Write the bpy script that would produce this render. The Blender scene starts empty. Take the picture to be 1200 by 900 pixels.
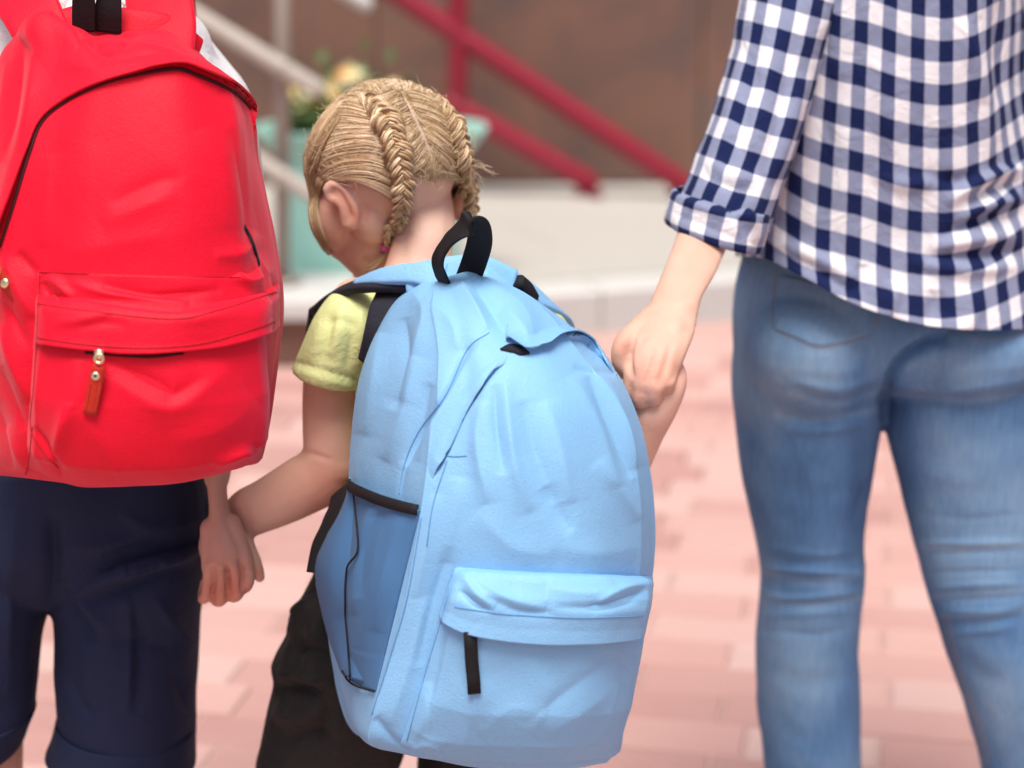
import bpy, math, random
import numpy as np
from mathutils import Vector, Matrix
from mathutils.bvhtree import BVHTree
rng = np.random.default_rng(7)
random.seed(7)
R = math.radians
sc = bpy.context.scene
COL = sc.collection

# ------------------------------------------------------------------ camera
PITCH = R(14.8); CAM = np.array([0.0, 0.0, 1.30]); F = 2333.0     # F in pixels of a 1200 px wide picture
cd = bpy.data.cameras.new('camera'); cam = bpy.data.objects.new('camera', cd); COL.objects.link(cam)
cam.location = CAM; cam.rotation_euler = (R(90) - PITCH, 0, 0)
cd.sensor_width = 36; cd.lens = 36 * F / 1200; cd.clip_end = 500; cd.clip_start = 0.05
cd.dof.use_dof = True; cd.dof.focus_distance = 1.80; cd.dof.aperture_fstop = 3.2; cd.dof.aperture_blades = 0
sc.camera = cam

# ------------------------------------------------------------------ daylight
SUN_EL, SUN_AZ = R(68), R(186)          # azimuth clockwise from +Y
w = bpy.data.worlds.new('World'); sc.world = w; w.use_nodes = True
nt = w.node_tree; bg = nt.nodes['Background']
sky = nt.nodes.new('ShaderNodeTexSky'); sky.sky_type = 'NISHITA'; sky.sun_disc = False
sky.sun_elevation = SUN_EL; sky.sun_rotation = SUN_AZ
sky.air_density = 0.7; sky.dust_density = 5.0; sky.ozone_density = 0.6
nt.links.new(sky.outputs[0], bg.inputs[0]); bg.inputs[1].default_value = 0.115
sd = bpy.data.lights.new('sun', 'SUN'); sun = bpy.data.objects.new('sun', sd); COL.objects.link(sun)
sd.energy = 2.9; sd.angle = R(28); sd.color = (1.0, 0.95, 0.88)
sdir = Vector((math.sin(SUN_AZ) * math.cos(SUN_EL), math.cos(SUN_AZ) * math.cos(SUN_EL), math.sin(SUN_EL)))
sun.rotation_euler = sdir.to_track_quat('Z', 'Y').to_euler(); sun.location = (0, 0, 6)
vs = sc.view_settings
vs.view_transform = 'Standard'; vs.look = 'None'; vs.gamma = 1.0; vs.exposure = 0.38; vs.use_curve_mapping = False

# ------------------------------------------------------------------ pixel <-> place
cp, sp = math.cos(PITCH), math.sin(PITCH)
FW = np.array([0, cp, -sp]); UP = np.array([0, sp, cp]); RT = np.array([1.0, 0, 0])
def ray(px, py):
    return FW + (np.asarray(px, float)[..., None] - 600) / F * RT - (np.asarray(py, float)[..., None] - 450) / F * UP
def P(px, py, Y):
    d = ray(px, py); t = np.asarray(Y, float) / d[..., 1]
    return CAM + d * t[..., None]
def Pz(px, py, z):
    d = ray(px, py); t = (z - CAM[2]) / d[..., 2]
    return CAM + d * t[..., None]
def proj(V):
    q = np.asarray(V) - CAM; dep = q @ FW
    return 600 + F * (q @ RT) / dep, 450 - F * (q @ UP) / dep

# ------------------------------------------------------------------ numpy helpers
def hash3(i, j, k, s):
    n = (i * 374761393 + j * 668265263 + k * 2147483647 + s * 1274126177) & 0xffffffff
    n = ((n ^ (n >> 13)) * 1274126177) & 0xffffffff
    return ((n ^ (n >> 16)) & 0xffff) / 32767.5 - 1.0
def noise3(X, s=0):
    X = np.asarray(X, float); I = np.floor(X).astype(np.int64); f = X - I; f = f * f * (3 - 2 * f)
    r = 0
    for a in (0, 1):
        for b in (0, 1):
            for c in (0, 1):
                wt = (f[:, 0] if a else 1 - f[:, 0]) * (f[:, 1] if b else 1 - f[:, 1]) * (f[:, 2] if c else 1 - f[:, 2])
                r = r + wt * hash3(I[:, 0] + a, I[:, 1] + b, I[:, 2] + c, s)
    return r
def crm(n, m, closed):
    """Catmull-Rom basis matrix m x n"""
    B = np.zeros((m, n))
    ts = np.linspace(0, n if closed else n - 1, m, endpoint=not closed)
    for r_, t in enumerate(ts):
        i = int(math.floor(t)); 
        if not closed and i >= n - 1: i = n - 2
        f = t - i
        ws = (-.5*f + f*f - .5*f**3, 1 - 2.5*f*f + 1.5*f**3, .5*f + 2*f*f - 1.5*f**3, -.5*f*f + .5*f**3)
        for k, wt in zip((i - 1, i, i + 1, i + 2), ws):
            if closed: B[r_, k % n] += wt
            elif k < 0: B[r_, 0] += 2 * wt; B[r_, 1] -= wt
            elif k > n - 1: B[r_, n - 1] += 2 * wt; B[r_, n - 2] -= wt
            else: B[r_, k] += wt
    return B
def curve(pts, m=24, closed=False):
    pts = np.asarray(pts, float); return crm(len(pts), m, closed) @ pts
def resample(pts, m):
    pts = np.asarray(pts, float); c = curve(pts, max(60, m * 3)) if len(pts) > 2 else np.linspace(pts[0], pts[-1], 60)
    s = np.r_[0, np.cumsum(np.linalg.norm(np.diff(c, axis=0), axis=1))]; q = np.linspace(0, s[-1], m)
    return np.stack([np.interp(q, s, c[:, k]) for k in range(c.shape[1])], 1)
def grid_faces(nv, nu, closed, off=0):
    a = np.arange(nv - 1)[:, None] * nu; b = np.arange(nu if closed else nu - 1)[None, :]
    b2 = (b + 1) % nu
    return (np.stack([a + b, a + b2, a + nu + b2, a + nu + b], -1).reshape(-1, 4) + off)
def vnormals(V, Fq):
    Fq = np.asarray(Fq)
    n = np.cross(V[Fq[:, 2]] - V[Fq[:, 0]], V[Fq[:, 3 if Fq.shape[1] > 3 else 1]] - V[Fq[:, 1]])
    N = np.zeros_like(V)
    for k in range(Fq.shape[1]): np.add.at(N, Fq[:, k], n)
    return N / np.maximum(np.linalg.norm(N, axis=1, keepdims=True), 1e-12)
class MB:
    """collects verts / faces of one mesh"""
    def __init__(s): s.v = []; s.f = []; s.n = 0; s.a = []
    def add(s, V, Fs, a=None):
        V = np.asarray(V, float); s.v.append(V)
        for f in Fs: s.f.append(tuple(int(i) + s.n for i in f))
        s.a.append(np.zeros(len(V)) if a is None else np.broadcast_to(np.asarray(a, float), (len(V),)))
        s.n += len(V); return s
    def arrays(s): return np.concatenate(s.v), s.f, np.concatenate(s.a)
def mesh_from(V, Fs, name='m', smooth=True):
    me = bpy.data.meshes.new(name); me.from_pydata([tuple(v) for v in np.asarray(V).tolist()], [], [tuple(f) for f in (Fs.tolist() if hasattr(Fs, 'tolist') else Fs)])
    if smooth: me.polygons.foreach_set('use_smooth', [True] * len(me.polygons))
    me.update(); return me
def base_of(o):
    return np.array(o['base']) if o is not None and 'base' in o else np.zeros(3)
def wbase(o):
    """world position of an object's origin (its thing's base)"""
    b = np.zeros(3)
    while o is not None: b = b + np.array(o.location); o = o.parent
    return b
def obj(name, V, Fs, mat, parent=None, smooth=True, uv=None, attr=None, at=None):
    V = np.asarray(V, float)
    o_base = wbase(parent) if parent is not None else (np.zeros(3) if at is None else np.asarray(at, float))
    me = mesh_from(V - o_base, Fs, name, smooth)
    if uv is not None:
        l = me.uv_layers.new(name='UVMap'); idx = np.zeros(len(me.loops), np.int32); me.loops.foreach_get('vertex_index', idx)
        l.data.foreach_set('uv', np.asarray(uv, np.float32)[idx].ravel())
    if attr is not None:
        for k, arr in attr.items():
            at_ = me.attributes.new(k, 'FLOAT', 'POINT'); at_.data.foreach_set('value', np.asarray(arr, np.float32))
    if mat: me.materials.append(M[mat])
    o = bpy.data.objects.new(name, me); COL.objects.link(o)
    if parent is not None: o.parent = parent
    elif at is not None: o.location = at
    return o
def thing(name, label, cat, loc=(0, 0, 0), group=None):
    o = bpy.data.objects.new(name, None); COL.objects.link(o); o.location = loc; o.empty_display_size = .05
    o['label'] = label; o['category'] = cat
    if group: o['group'] = group
    return o
def tag(o, label=None, cat=None, group=None, kind=None):
    for k, v in (('label', label), ('category', cat), ('group', group), ('kind', kind)):
        if v: o[k] = v
    return o
def world_arrays(o):
    me = o.data; V = np.zeros(len(me.vertices) * 3); me.vertices.foreach_get('co', V)
    return V.reshape(-1, 3) + wbase(o)
def bvh_of(V, Fs): return BVHTree.FromPolygons([tuple(v) for v in np.asarray(V).tolist()], [tuple(f) for f in (Fs.tolist() if hasattr(Fs, 'tolist') else Fs)])

# ------------------------------------------------------------------ shape builders
def net(ctrl, nu, nv, closed=True, upar=None):
    """control net [rows][cols] of (px, py, Y) -> smooth grid in the place"""
    c = np.array(ctrl, float); c = P(c[..., 0], c[..., 1], c[..., 2])
    if upar is None: Bu = crm(c.shape[1], nu, closed)
    else: Bu = upar
    Bv = crm(c.shape[0], nv, False)
    g = np.einsum('vr,rcx,uc->vux', Bv, c, Bu)
    return g
def orient(V, Fs):
    """flip the faces if they look inwards"""
    c = V.mean(0); vol = 0.0
    A = np.array([f[:3] for f in Fs]); B = np.array([(f[0], f[2], f[3]) for f in Fs if len(f) == 4]) if any(len(f) == 4 for f in Fs) else np.zeros((0, 3), int)
    for T in (A, B):
        if len(T): p_, q_, r_ = V[T[:, 0]] - c, V[T[:, 1]] - c, V[T[:, 2]] - c; vol += (p_ * np.cross(q_, r_)).sum()
    return [tuple(f[::-1]) for f in Fs] if vol < 0 else Fs
def close_grid(g):
    nv, nu, _ = g.shape; V = g.reshape(-1, 3); Fs = grid_faces(nv, nu, True).tolist()
    n = len(V); V = np.concatenate([V, g[0].mean(0)[None], g[-1].mean(0)[None]])
    for i in range(nu):
        j = (i + 1) % nu; Fs.append((n, j, i)); Fs.append((n + 1, (nv - 1) * nu + i, (nv - 1) * nu + j))
    return V, orient(V, Fs)
def rings_tube(C, A, B, n=20, m=None, ex=2.0, cap=True, smooth=True):
    """loft through elliptic rings: centres C, half axes A and B"""
    C, A, B = (np.asarray(q, float) for q in (C, A, B))
    if smooth and len(C) > 2:
        m = m or len(C) * 5; Bm = crm(len(C), m, False); C, A, B = Bm @ C, Bm @ A, Bm @ B
    th = np.linspace(0, 2 * math.pi, n, endpoint=False)
    cs, sn = np.cos(th), np.sin(th)
    if ex != 2.0: cs = np.sign(cs) * np.abs(cs) ** (2 / ex); sn = np.sign(sn) * np.abs(sn) ** (2 / ex)
    g = C[:, None] + A[:, None] * cs[None, :, None] + B[:, None] * sn[None, :, None]
    return close_grid(g) if cap else (g.reshape(-1, 3), orient(g.reshape(-1, 3), grid_faces(len(C), n, True).tolist()))
def limb(rows, n=24, ex=2.0, m=None, cap=True):
    """rows of (pxL, pyL, pxR, pyR, Ycentre, depth[, tilt]) : silhouette pixels at a depth, thickness in metres"""
    C, A, B = [], [], []
    for r_ in rows:
        l = P(r_[0], r_[1], r_[4]); q = P(r_[2], r_[3], r_[4]); a = (q - l) / 2
        C.append((l + q) / 2); A.append(a)
        B.append(np.array([0, r_[5] / 2, 0]) if len(r_) < 7 else np.array(r_[6]) * r_[5] / 2)
    return rings_tube(C, A, B, n, m, ex, cap)
def worldlimb(rows, n=20, ex=2.0, m=None):
    """rows of (x, y, z, halfwidth, halfdepth) for upright limbs"""
    C = [r_[:3] for r_ in rows]; A = [(r_[3], 0, 0) for r_ in rows]; B = [(0, r_[4], 0) for r_ in rows]
    return rings_tube(C, A, B, n, m, ex)
def frame_path(pts):
    T = np.gradient(pts, axis=0); T /= np.maximum(np.linalg.norm(T, axis=1, keepdims=True), 1e-9)
    a = np.array([0, 0, 1.0]) if abs(T[0][2]) < .9 else np.array([1.0, 0, 0])
    N = []; n = a - T[0] * (a @ T[0]); n /= np.linalg.norm(n)
    for t in T:
        n = n - t * (n @ t); n /= max(np.linalg.norm(n), 1e-9); N.append(n)
    N = np.array(N); return T, N, np.cross(T, N)
def chain(pts, rad, n=12, m=None, ends=True):
    """round tapered chain (fingers, arms, rails): points in the place, radius per point, rounded ends"""
    pts = np.asarray(pts, float); rad = np.asarray(rad, float)
    m = m or max(8, len(pts) * 5)
    if len(pts) > 2: Bm = crm(len(pts), m, False); pts, rad = Bm @ pts, Bm @ rad
    else:
        t = np.linspace(0, 1, m); pts = pts[0] + (pts[1] - pts[0]) * t[:, None]; rad = rad[0] + (rad[1] - rad[0]) * t
    if ends:
        d0 = pts[0] - pts[1]; d0 /= np.linalg.norm(d0); d1 = pts[-1] - pts[-2]; d1 /= np.linalg.norm(d1)
        e = np.array([.98, .8, .5])
        pre = np.array([pts[0] + d0 * rad[0] * math.sin(math.acos(1 - q) if q < 1 else 1.2) * 0 + d0 * rad[0] * h for q, h in ((0, .97), (0, .75), (0, .4))])
        post = np.array([pts[-1] + d1 * rad[-1] * h for h in (.4, .75, .97)])
        pts = np.concatenate([pre, pts, post]); rad = np.concatenate([rad[0] * np.array([.22, .66, .92]), rad, rad[-1] * np.array([.92, .66, .22])])
    T, N, Bn = frame_path(pts)
    return rings_tube(pts, N * rad[:, None], Bn * rad[:, None], n, smooth=False)
def ellipsoid(c, axes, n=24, m=14):
    c = np.asarray(c, float); ax = np.asarray(axes, float)
    ph = np.linspace(.02, math.pi - .02, m)
    C = c + ax[2] * np.cos(ph)[:, None]
    return rings_tube(C, ax[0] * np.sin(ph)[:, None], ax[1] * np.sin(ph)[:, None], n, smooth=False)
def remesh(parts, voxel, smooth=4, fac=.5):
    mb = MB()
    for V, Fs in parts: mb.add(V, Fs)
    V, Fs, _ = mb.arrays()
    me = mesh_from(V, Fs, 'tmp'); o = bpy.data.objects.new('tmp', me); COL.objects.link(o)
    r_ = o.modifiers.new('r', 'REMESH'); r_.mode = 'VOXEL'; r_.voxel_size = voxel
    if smooth: s_ = o.modifiers.new('s', 'SMOOTH'); s_.factor = fac; s_.iterations = smooth
    dg = bpy.context.evaluated_depsgraph_get(); dg.update()
    e = bpy.data.meshes.new_from_object(o.evaluated_get(dg))
    n = len(e.vertices); A = np.zeros(n * 3); e.vertices.foreach_get('co', A)
    L = np.zeros(len(e.loops), np.int32); e.loops.foreach_get('vertex_index', L)
    T = np.zeros(len(e.polygons), np.int32); e.polygons.foreach_get('loop_total', T)
    assert (T == 4).all()
    Fq = L.reshape(-1, 4)
    bpy.data.objects.remove(o); bpy.data.meshes.remove(me); bpy.data.meshes.remove(e)
    return A.reshape(-1, 3), Fq
def seg_dist(px, py, line):
    """distance, signed side, parameter of pixels to a polyline"""
    best = np.full(px.shape, 1e9); tt = np.zeros(px.shape); sg = np.zeros(px.shape)
    L = np.r_[0, np.cumsum(np.hypot(*np.diff(line, axis=0).T))]
    for i in range(len(line) - 1):
        a, b = line[i], line[i + 1]; d = b - a; l2 = d @ d + 1e-9
        t = np.clip(((px - a[0]) * d[0] + (py - a[1]) * d[1]) / l2, 0, 1)
        ex, ey = px - a[0] - t * d[0], py - a[1] - t * d[1]; q = np.hypot(ex, ey)
        k = q < best; best[k] = q[k]; tt[k] = ((L[i] + t * math.sqrt(l2)) / L[-1])[k]; sg[k] = np.sign(d[0] * ey - d[1] * ex)[k]
    return best, sg, tt
def sculpt(V, Fq, strokes, N=None, facing=True, power=1.0, widen=1.0, crisp=2.0):
    """push cloth / skin in and out along folds traced as (points, half width px, height mm[, mode])
       modes: r ridge tapering at both ends, f ridge of full length, s step (one side high), p puff without taper"""
    V = np.array(V, float)
    if N is None: N = vnormals(V, np.asarray([f for f in Fq if len(f) == 4]))
    px, py = proj(V)
    view = V - CAM; view /= np.linalg.norm(view, axis=1, keepdims=True)
    fc = np.clip(-(N * view).sum(1) * 3 + .25, 0, 1) if facing else np.ones(len(V))
    D = np.zeros(len(V))
    for s_ in strokes:
        pts, hw, amp = s_[:3]; hw = hw * widen; mode = s_[3] if len(s_) > 3 else 'r'
        pts = np.asarray(pts, float)
        line = curve(pts, 20) if len(pts) > 2 else pts
        mrg = hw * (6 if mode == 's' else 3.2)
        k = np.where((fc > 0) & (px > line[:, 0].min() - mrg) & (px < line[:, 0].max() + mrg) & (py > line[:, 1].min() - mrg) & (py < line[:, 1].max() + mrg))[0]
        if not len(k): continue
        d, sg, t = seg_dist(px[k], py[k], line)
        tp = np.clip(np.sin(math.pi * np.clip(t, 0, 1)), 0, 1) ** .6
        if mode == 'r': h = np.exp(-(d / hw) ** crisp) * tp
        elif mode == 'f' or mode == 'p': h = np.exp(-(d / hw) ** 2)
        elif mode == 's': h = sg * (1 - np.exp(-(d / hw))) * np.exp(-(d / (hw * 5)) ** 2) * tp
        D[k] += amp * .001 * h
    return V + N * (D * fc * power)[:, None]
class Surf:
    """a surface to lay seams, straps and pockets on"""
    def __init__(s, V, Fs): s.t = bvh_of(V, Fs); s.last = 1.7
    def hit(s, px, py, off=0.0):
        d = ray(px, py); dn = d / np.linalg.norm(d)
        h = s.t.ray_cast(Vector(CAM), Vector(dn))
        if h[0] is None:
            h = s.t.find_nearest(Vector(P(px, py, s.last)))
        p_, n_ = np.array(h[0]), np.array(h[1])
        if n_ @ dn > 0 and h[3] is not None and False: n_ = -n_
        s.last = p_[1]
        return p_ + n_ * off, n_
    def line(s, pts, m=30, off=0.0, smooth=2):
        q = resample(pts, m); H = [s.hit(a, b) for a, b in q]
        p_ = np.array([h[0] for h in H]); n_ = np.array([h[1] for h in H])
        for _ in range(smooth):
            n_[1:-1] = (n_[:-2] + n_[1:-1] * 2 + n_[2:]) / 4
        n_ /= np.maximum(np.linalg.norm(n_, axis=1, keepdims=True), 1e-9)
        return p_ + n_ * off, n_
def ribbon(p_, n_, wid, thick, taper=False):
    """flat band of a width along points on a surface (closed section, so it has thickness)"""
    T, _, _ = frame_path(p_); S = np.cross(T, n_); S /= np.maximum(np.linalg.norm(S, axis=1, keepdims=True), 1e-9)
    wid = np.broadcast_to(np.asarray(wid, float), (len(p_),))[:, None] / 2; h = thick / 2
    g = np.stack([p_ - S * wid - n_ * h, p_ - S * wid * .96 + n_ * h, p_ + S * wid * .96 + n_ * h, p_ + S * wid - n_ * h], 1)
    return close_grid(g)
def seam(surf, pts, rad=.0007, m=40, off=.0002):
    p_, n_ = surf.line(pts, m, off); T, N, Bn = frame_path(p_)
    return rings_tube(p_, N * rad, Bn * rad, 6, smooth=False)
def band(surf, pts, wid, thick=.0015, m=40, off=.001):
    p_, n_ = surf.line(pts, m, off); return ribbon(p_, n_, wid, thick)
def patch(surf, top, bot, height, nu=60, nv=40, back=.004, wob=0.0, seed=0):
    """cloth panel between two traced edges, height(u, v) metres above the surface it is sewn to"""
    a = resample(top, nu); b = resample(bot, nu)
    u = np.linspace(0, 1, nu); v = np.linspace(0, 1, nv)
    Q = a[None] * (1 - v)[:, None, None] + b[None] * v[:, None, None]
    Pp = np.zeros((nv, nu, 3)); Nn = np.zeros((nv, nu, 3))
    for j in range(nu):
        for i in range(nv):
            Pp[i, j], Nn[i, j] = surf.hit(*Q[i, j])
    for _ in range(6):
        Nn[1:-1] = (Nn[:-2] + 2 * Nn[1:-1] + Nn[2:]) / 4; Nn[:, 1:-1] = (Nn[:, :-2] + 2 * Nn[:, 1:-1] + Nn[:, 2:]) / 4
    Nn /= np.linalg.norm(Nn, axis=2, keepdims=True)
    U, Vv = np.meshgrid(u, v); Hh = height(U, Vv)
    if wob: Hh = Hh + wob * noise3(Pp.reshape(-1, 3) * 38, seed).reshape(nv, nu)
    front = Pp + Nn * Hh[..., None]; rear = Pp + Nn * (Hh - back)[..., None]
    n = nu * nv; Fs = grid_faces(nv, nu, False).tolist(); Fs += [(f[3] + n, f[2] + n, f[1] + n, f[0] + n) for f in Fs]
    bd = [(0, j) for j in range(nu)] + [(i, nu - 1) for i in range(1, nv)] + [(nv - 1, j) for j in range(nu - 2, -1, -1)] + [(i, 0) for i in range(nv - 2, 0, -1)]
    ids = [i * nu + j for i, j in bd]
    for k in range(len(ids)):
        q, r_ = ids[k], ids[(k + 1) % len(ids)]; Fs.append((r_, q, q + n, r_ + n))
    Vv_ = np.concatenate([front.reshape(-1, 3), rear.reshape(-1, 3)])
    return Vv_, orient(Vv_, Fs)
def box(c, s):
    c, s = np.asarray(c, float), np.asarray(s, float) / 2
    V = np.array([[x, y, z] for x in (-1, 1) for y in (-1, 1) for z in (-1, 1)]) * s + c
    return V, [(0, 1, 3, 2), (4, 6, 7, 5), (0, 4, 5, 1), (2, 3, 7, 6), (0, 2, 6, 4), (1, 5, 7, 3)]
def bevel_box(c, s, b):
    """box with chamfered upper edges"""
    c, s = np.asarray(c, float), np.asarray(s, float) / 2
    V = []
    for z, k in ((-s[2], 0), (s[2] - b, 0), (s[2], b)):
        for x, y in ((-1, -1), (1, -1), (1, 1), (-1, 1)): V.append((c[0] + x * (s[0] - k), c[1] + y * (s[1] - k), c[2] + z))
    Fs = [(3, 2, 1, 0), (8, 9, 10, 11)]
    for r_ in (0, 4):
        for k in range(4): Fs.append((r_ + k, r_ + (k + 1) % 4, r_ + 4 + (k + 1) % 4, r_ + 4 + k))
    return np.array(V), Fs
# ------------------------------------------------------------------ materials
M = {}
class NT:
    def __init__(s, name):
        s.m = bpy.data.materials.new(name); s.m.use_nodes = True; s.t = s.m.node_tree; s.p = s.t.nodes['Principled BSDF']; M[name] = s.m
    def n(s, kind, **kw):
        x = s.t.nodes.new('ShaderNode' + kind)
        for k, v in kw.items():
            if hasattr(x, k): setattr(x, k, v)
            else: x.inputs[k.replace('_', ' ')].default_value = v
        return x
    def l(s, a, b): s.t.links.new(a, b)
    def set(s, **kw):
        for k, v in kw.items(): s.p.inputs[k.replace('_', ' ')].default_value = v
        return s
    def co(s): return s.n('TexCoord').outputs['Object']
    def noise(s, scale, detail=3, rough=.55, vec=None, dist=0):
        x = s.n('TexNoise', Scale=scale, Detail=detail, Roughness=rough, Distortion=dist); s.l(vec or s.co(), x.inputs['Vector']); return x.outputs['Fac']
    def ramp(s, fac, stops):
        x = s.n('ValToRGB'); e = x.color_ramp.elements
        while len(e) < len(stops): e.new(.5)
        for q, (pos, c) in zip(e, stops): q.position = pos; q.color = (*c, 1)
        s.l(fac, x.inputs[0]); return x.outputs[0]
    def mix(s, fac, a, b, mode='MIX'):
        x = s.n('Mix'); x.data_type = 'RGBA'; x.blend_type = mode
        for i, q in ((0, fac), (6, a), (7, b)):
            if hasattr(q, 'links') or hasattr(q, 'is_output'): s.l(q, x.inputs[i])
            else: x.inputs[i].default_value = q if i == 0 else (*q, 1)
        return x.outputs[2]
    def math(s, op, a, b=None, c=None):
        x = s.n('Math'); x.operation = op
        for i, q in enumerate((a, b, c)):
            if q is None: continue
            if hasattr(q, 'is_output'): s.l(q, x.inputs[i])
            else: x.inputs[i].default_value = q
        return x.outputs[0]
    def bump(s, h, dist, strength=1.0, prev=None):
        x = s.n('Bump', Strength=strength, Distance=dist); s.l(h, x.inputs['Height'])
        if prev: s.l(prev, x.inputs['Normal'])
        return x.outputs[0]
    def out(s, col=None, nor=None, rough=None):
        if col is not None:
            if hasattr(col, 'is_output'): s.l(col, s.p.inputs['Base Color'])
            else: s.p.inputs['Base Color'].default_value = (*col, 1)
        if nor is not None: s.l(nor, s.p.inputs['Normal'])
        if rough is not None: s.l(rough, s.p.inputs['Roughness'])
        return s
def sc3(c, k): return tuple(min(1, x * k) for x in c)
def fabric(name, c, rough=.75, sheen=.06, var=.12, crumple=.0015, weave=.00025, spec=.3, wscale=1100, csc=16, tint=None):
    a = NT(name)
    n1 = a.noise(9, 4); col = a.mix(n1, sc3(c, 1 - var), sc3(c, 1 + var))
    fine = a.noise(wscale, 2); crm_ = a.noise(csc, 5, .6, dist=.6)
    grain = a.noise(520, 2, .7); col = a.mix(a.math('MULTIPLY', a.math('ADD', fine, grain), .22), col, sc3(c, .55))
    nb = a.bump(crm_, crumple * 4, .6); nb = a.bump(grain, weave * 4, .5, nb)
    a.set(Roughness=rough, Sheen_Weight=sheen, Sheen_Roughness=.4, Sheen_Tint=(*(tint or [.35 + .65 * min(1, q * 1.3) for q in c]), 1)); a.p.inputs['Specular IOR Level'].default_value = spec
    a.out(col, nb); return a
fabric('red_nylon', (.74, .0015, .024), rough=.58, sheen=0.26, var=.05, crumple=.0007, spec=.22, tint=(1, .42, .52))
fabric('red_lining', (.05, .0006, .004), rough=.7, sheen=0.030)
fabric('red_thread', (.42, .002, .012), rough=.7, sheen=0.015, crumple=.0002)
fabric('blue_nylon', (.235, .50, .80), rough=.55, sheen=0.060, var=.05, crumple=.0006, spec=.3)
fabric('blue_thread', (.13, .33, .62), rough=.7, sheen=0.030, crumple=.0002)
fabric('black_webbing', (.008, .008, .010), rough=.75, sheen=0.006, crumple=.0004, wscale=700)
fabric('dark_lining', (.012, .012, .02), rough=.8, sheen=0.000)
fabric('strap_pad', (.016, .018, .03), rough=.8, sheen=0.030, wscale=600)
fabric('pink_elastic', (.65, .10, .38), rough=.6)
fabric('navy_twill', (.011, .019, .058), rough=.8, sheen=0.036, var=.2, crumple=.002, csc=11)
fabric('charcoal_cotton', (.016, .0155, .015), rough=.8, sheen=0.075, var=.25, crumple=.004, csc=12)
fabric('lime_cotton', (.68, .74, .34), rough=.85, sheen=0.060, var=.06, crumple=.002)
fabric('white_cotton', (.80, .80, .82), rough=.85, sheen=0.045, var=.03, crumple=.002)
fabric('shoe_canvas', (.55, .55, .56), rough=.8)
fabric('shoe_rubber', (.75, .75, .73), rough=.6, sheen=0)
fabric('brown_hair_plain', (.10, .05, .025), rough=.5)
fabric('orange_leather', (.50, .022, .010), rough=.5, sheen=0.015, crumple=.001, wscale=500)
fabric('orange_thread', (.62, .06, .03), rough=.6)
a = NT('brass'); a.set(Metallic=1.0, Roughness=.28); a.out((.86, .72, .48), a.bump(a.noise(300), .0002, .3))
a = NT('steel'); a.set(Metallic=1.0, Roughness=.3); a.out((.75, .74, .72), a.bump(a.noise(300), .0002, .3))
# blue mesh cloth of the side pocket: fine net, partly see-through
a = NT('blue_mesh'); col = a.mix(a.noise(8), (.045, .15, .34), (.065, .20, .41)); a.set(Roughness=.7, Sheen_Weight=.03, Alpha=.86); a.out(col, a.bump(a.noise(900, 1), .0006, .6))
def skin(name, c, red, k=1.0):
    a = NT(name); n1 = a.noise(14, 3); n2 = a.noise(60, 3)
    col = a.mix(a.ramp(n1, [(.38, (0, 0, 0)), (.62, (1, 1, 1))]), c, red); col = a.mix(a.math('MULTIPLY', n2, .35), col, sc3(c, 1.12))
    at = a.n('Attribute', attribute_name='flush'); col = a.mix(a.math('MULTIPLY', at.outputs['Fac'], .8), col, (.58, .16, .10))
    a.l(a.math('ADD', .38, a.math('MULTIPLY', a.noise(50, 4), .3)), a.p.inputs['Roughness']); a.set(Subsurface_Weight=.16, Subsurface_Radius=(.012, .005, .003), Subsurface_Scale=.6); a.p.inputs['Specular IOR Level'].default_value = .35
    nb = a.bump(a.noise(500, 3), .0007, .5); nb = a.bump(a.noise(70, 4), .0020, .35, nb); a.out(col, nb)
skin('child_skin', (.70, .45, .35), (.66, .37, .28)); skin('boy_skin', (.55, .32, .245), (.52, .27, .20)); skin('adult_skin', (.61, .39, .30), (.58, .33, .245))
a = NT('blond_hair'); at = a.n('Attribute', attribute_name='tone')
col = a.ramp(at.outputs['Fac'], [(0, (.12, .068, .030)), (.35, (.33, .21, .105)), (.7, (.58, .41, .24)), (1, (.82, .68, .49))])
a.set(Roughness=.38, Sheen_Weight=.0); a.p.inputs['Specular IOR Level'].default_value = .5
a.out(col, a.bump(a.noise(700, 2), .0004, .5))
a = NT('eye_white'); a.set(Roughness=.15); a.out((.8, .8, .78), a.bump(a.noise(200), .0001))
a = NT('eye_iris'); a.set(Roughness=.1); a.out(a.mix(a.noise(400), (.05, .09, .14), (.09, .16, .2)))
# denim with wear
a = NT('denim'); fade = a.n('Attribute', attribute_name='fade').outputs['Fac']
uvn = a.n('Mapping'); a.l(a.co(), uvn.inputs[0]); uvn.inputs['Scale'].default_value = (1, 1, .12)
streak = a.noise(260, 3, .6, uvn.outputs[0]); n1 = a.noise(10, 4)
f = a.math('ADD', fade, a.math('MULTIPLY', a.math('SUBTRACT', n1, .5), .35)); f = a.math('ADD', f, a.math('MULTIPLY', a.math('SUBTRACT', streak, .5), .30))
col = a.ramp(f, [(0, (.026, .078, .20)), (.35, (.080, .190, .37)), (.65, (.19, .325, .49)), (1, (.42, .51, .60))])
wv = a.n('TexWave', Scale=420, Distortion=.4); wv.wave_type = 'BANDS'; wv.bands_direction = 'DIAGONAL'; a.l(a.co(), wv.inputs['Vector'])
nb = a.bump(a.noise(22, 4), .003, .45); nb = a.bump(wv.outputs['Fac'], .0004, .35, nb); nb = a.bump(a.noise(800, 2), .0004, .5, nb)
a.set(Roughness=.9, Sheen_Weight=.02); a.out(col, nb)
a = NT('denim_thread'); a.set(Roughness=.7); a.out(a.mix(a.noise(60), (.20, .16, .14), (.34, .24, .17)), a.bump(a.noise(600), .0004))
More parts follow.
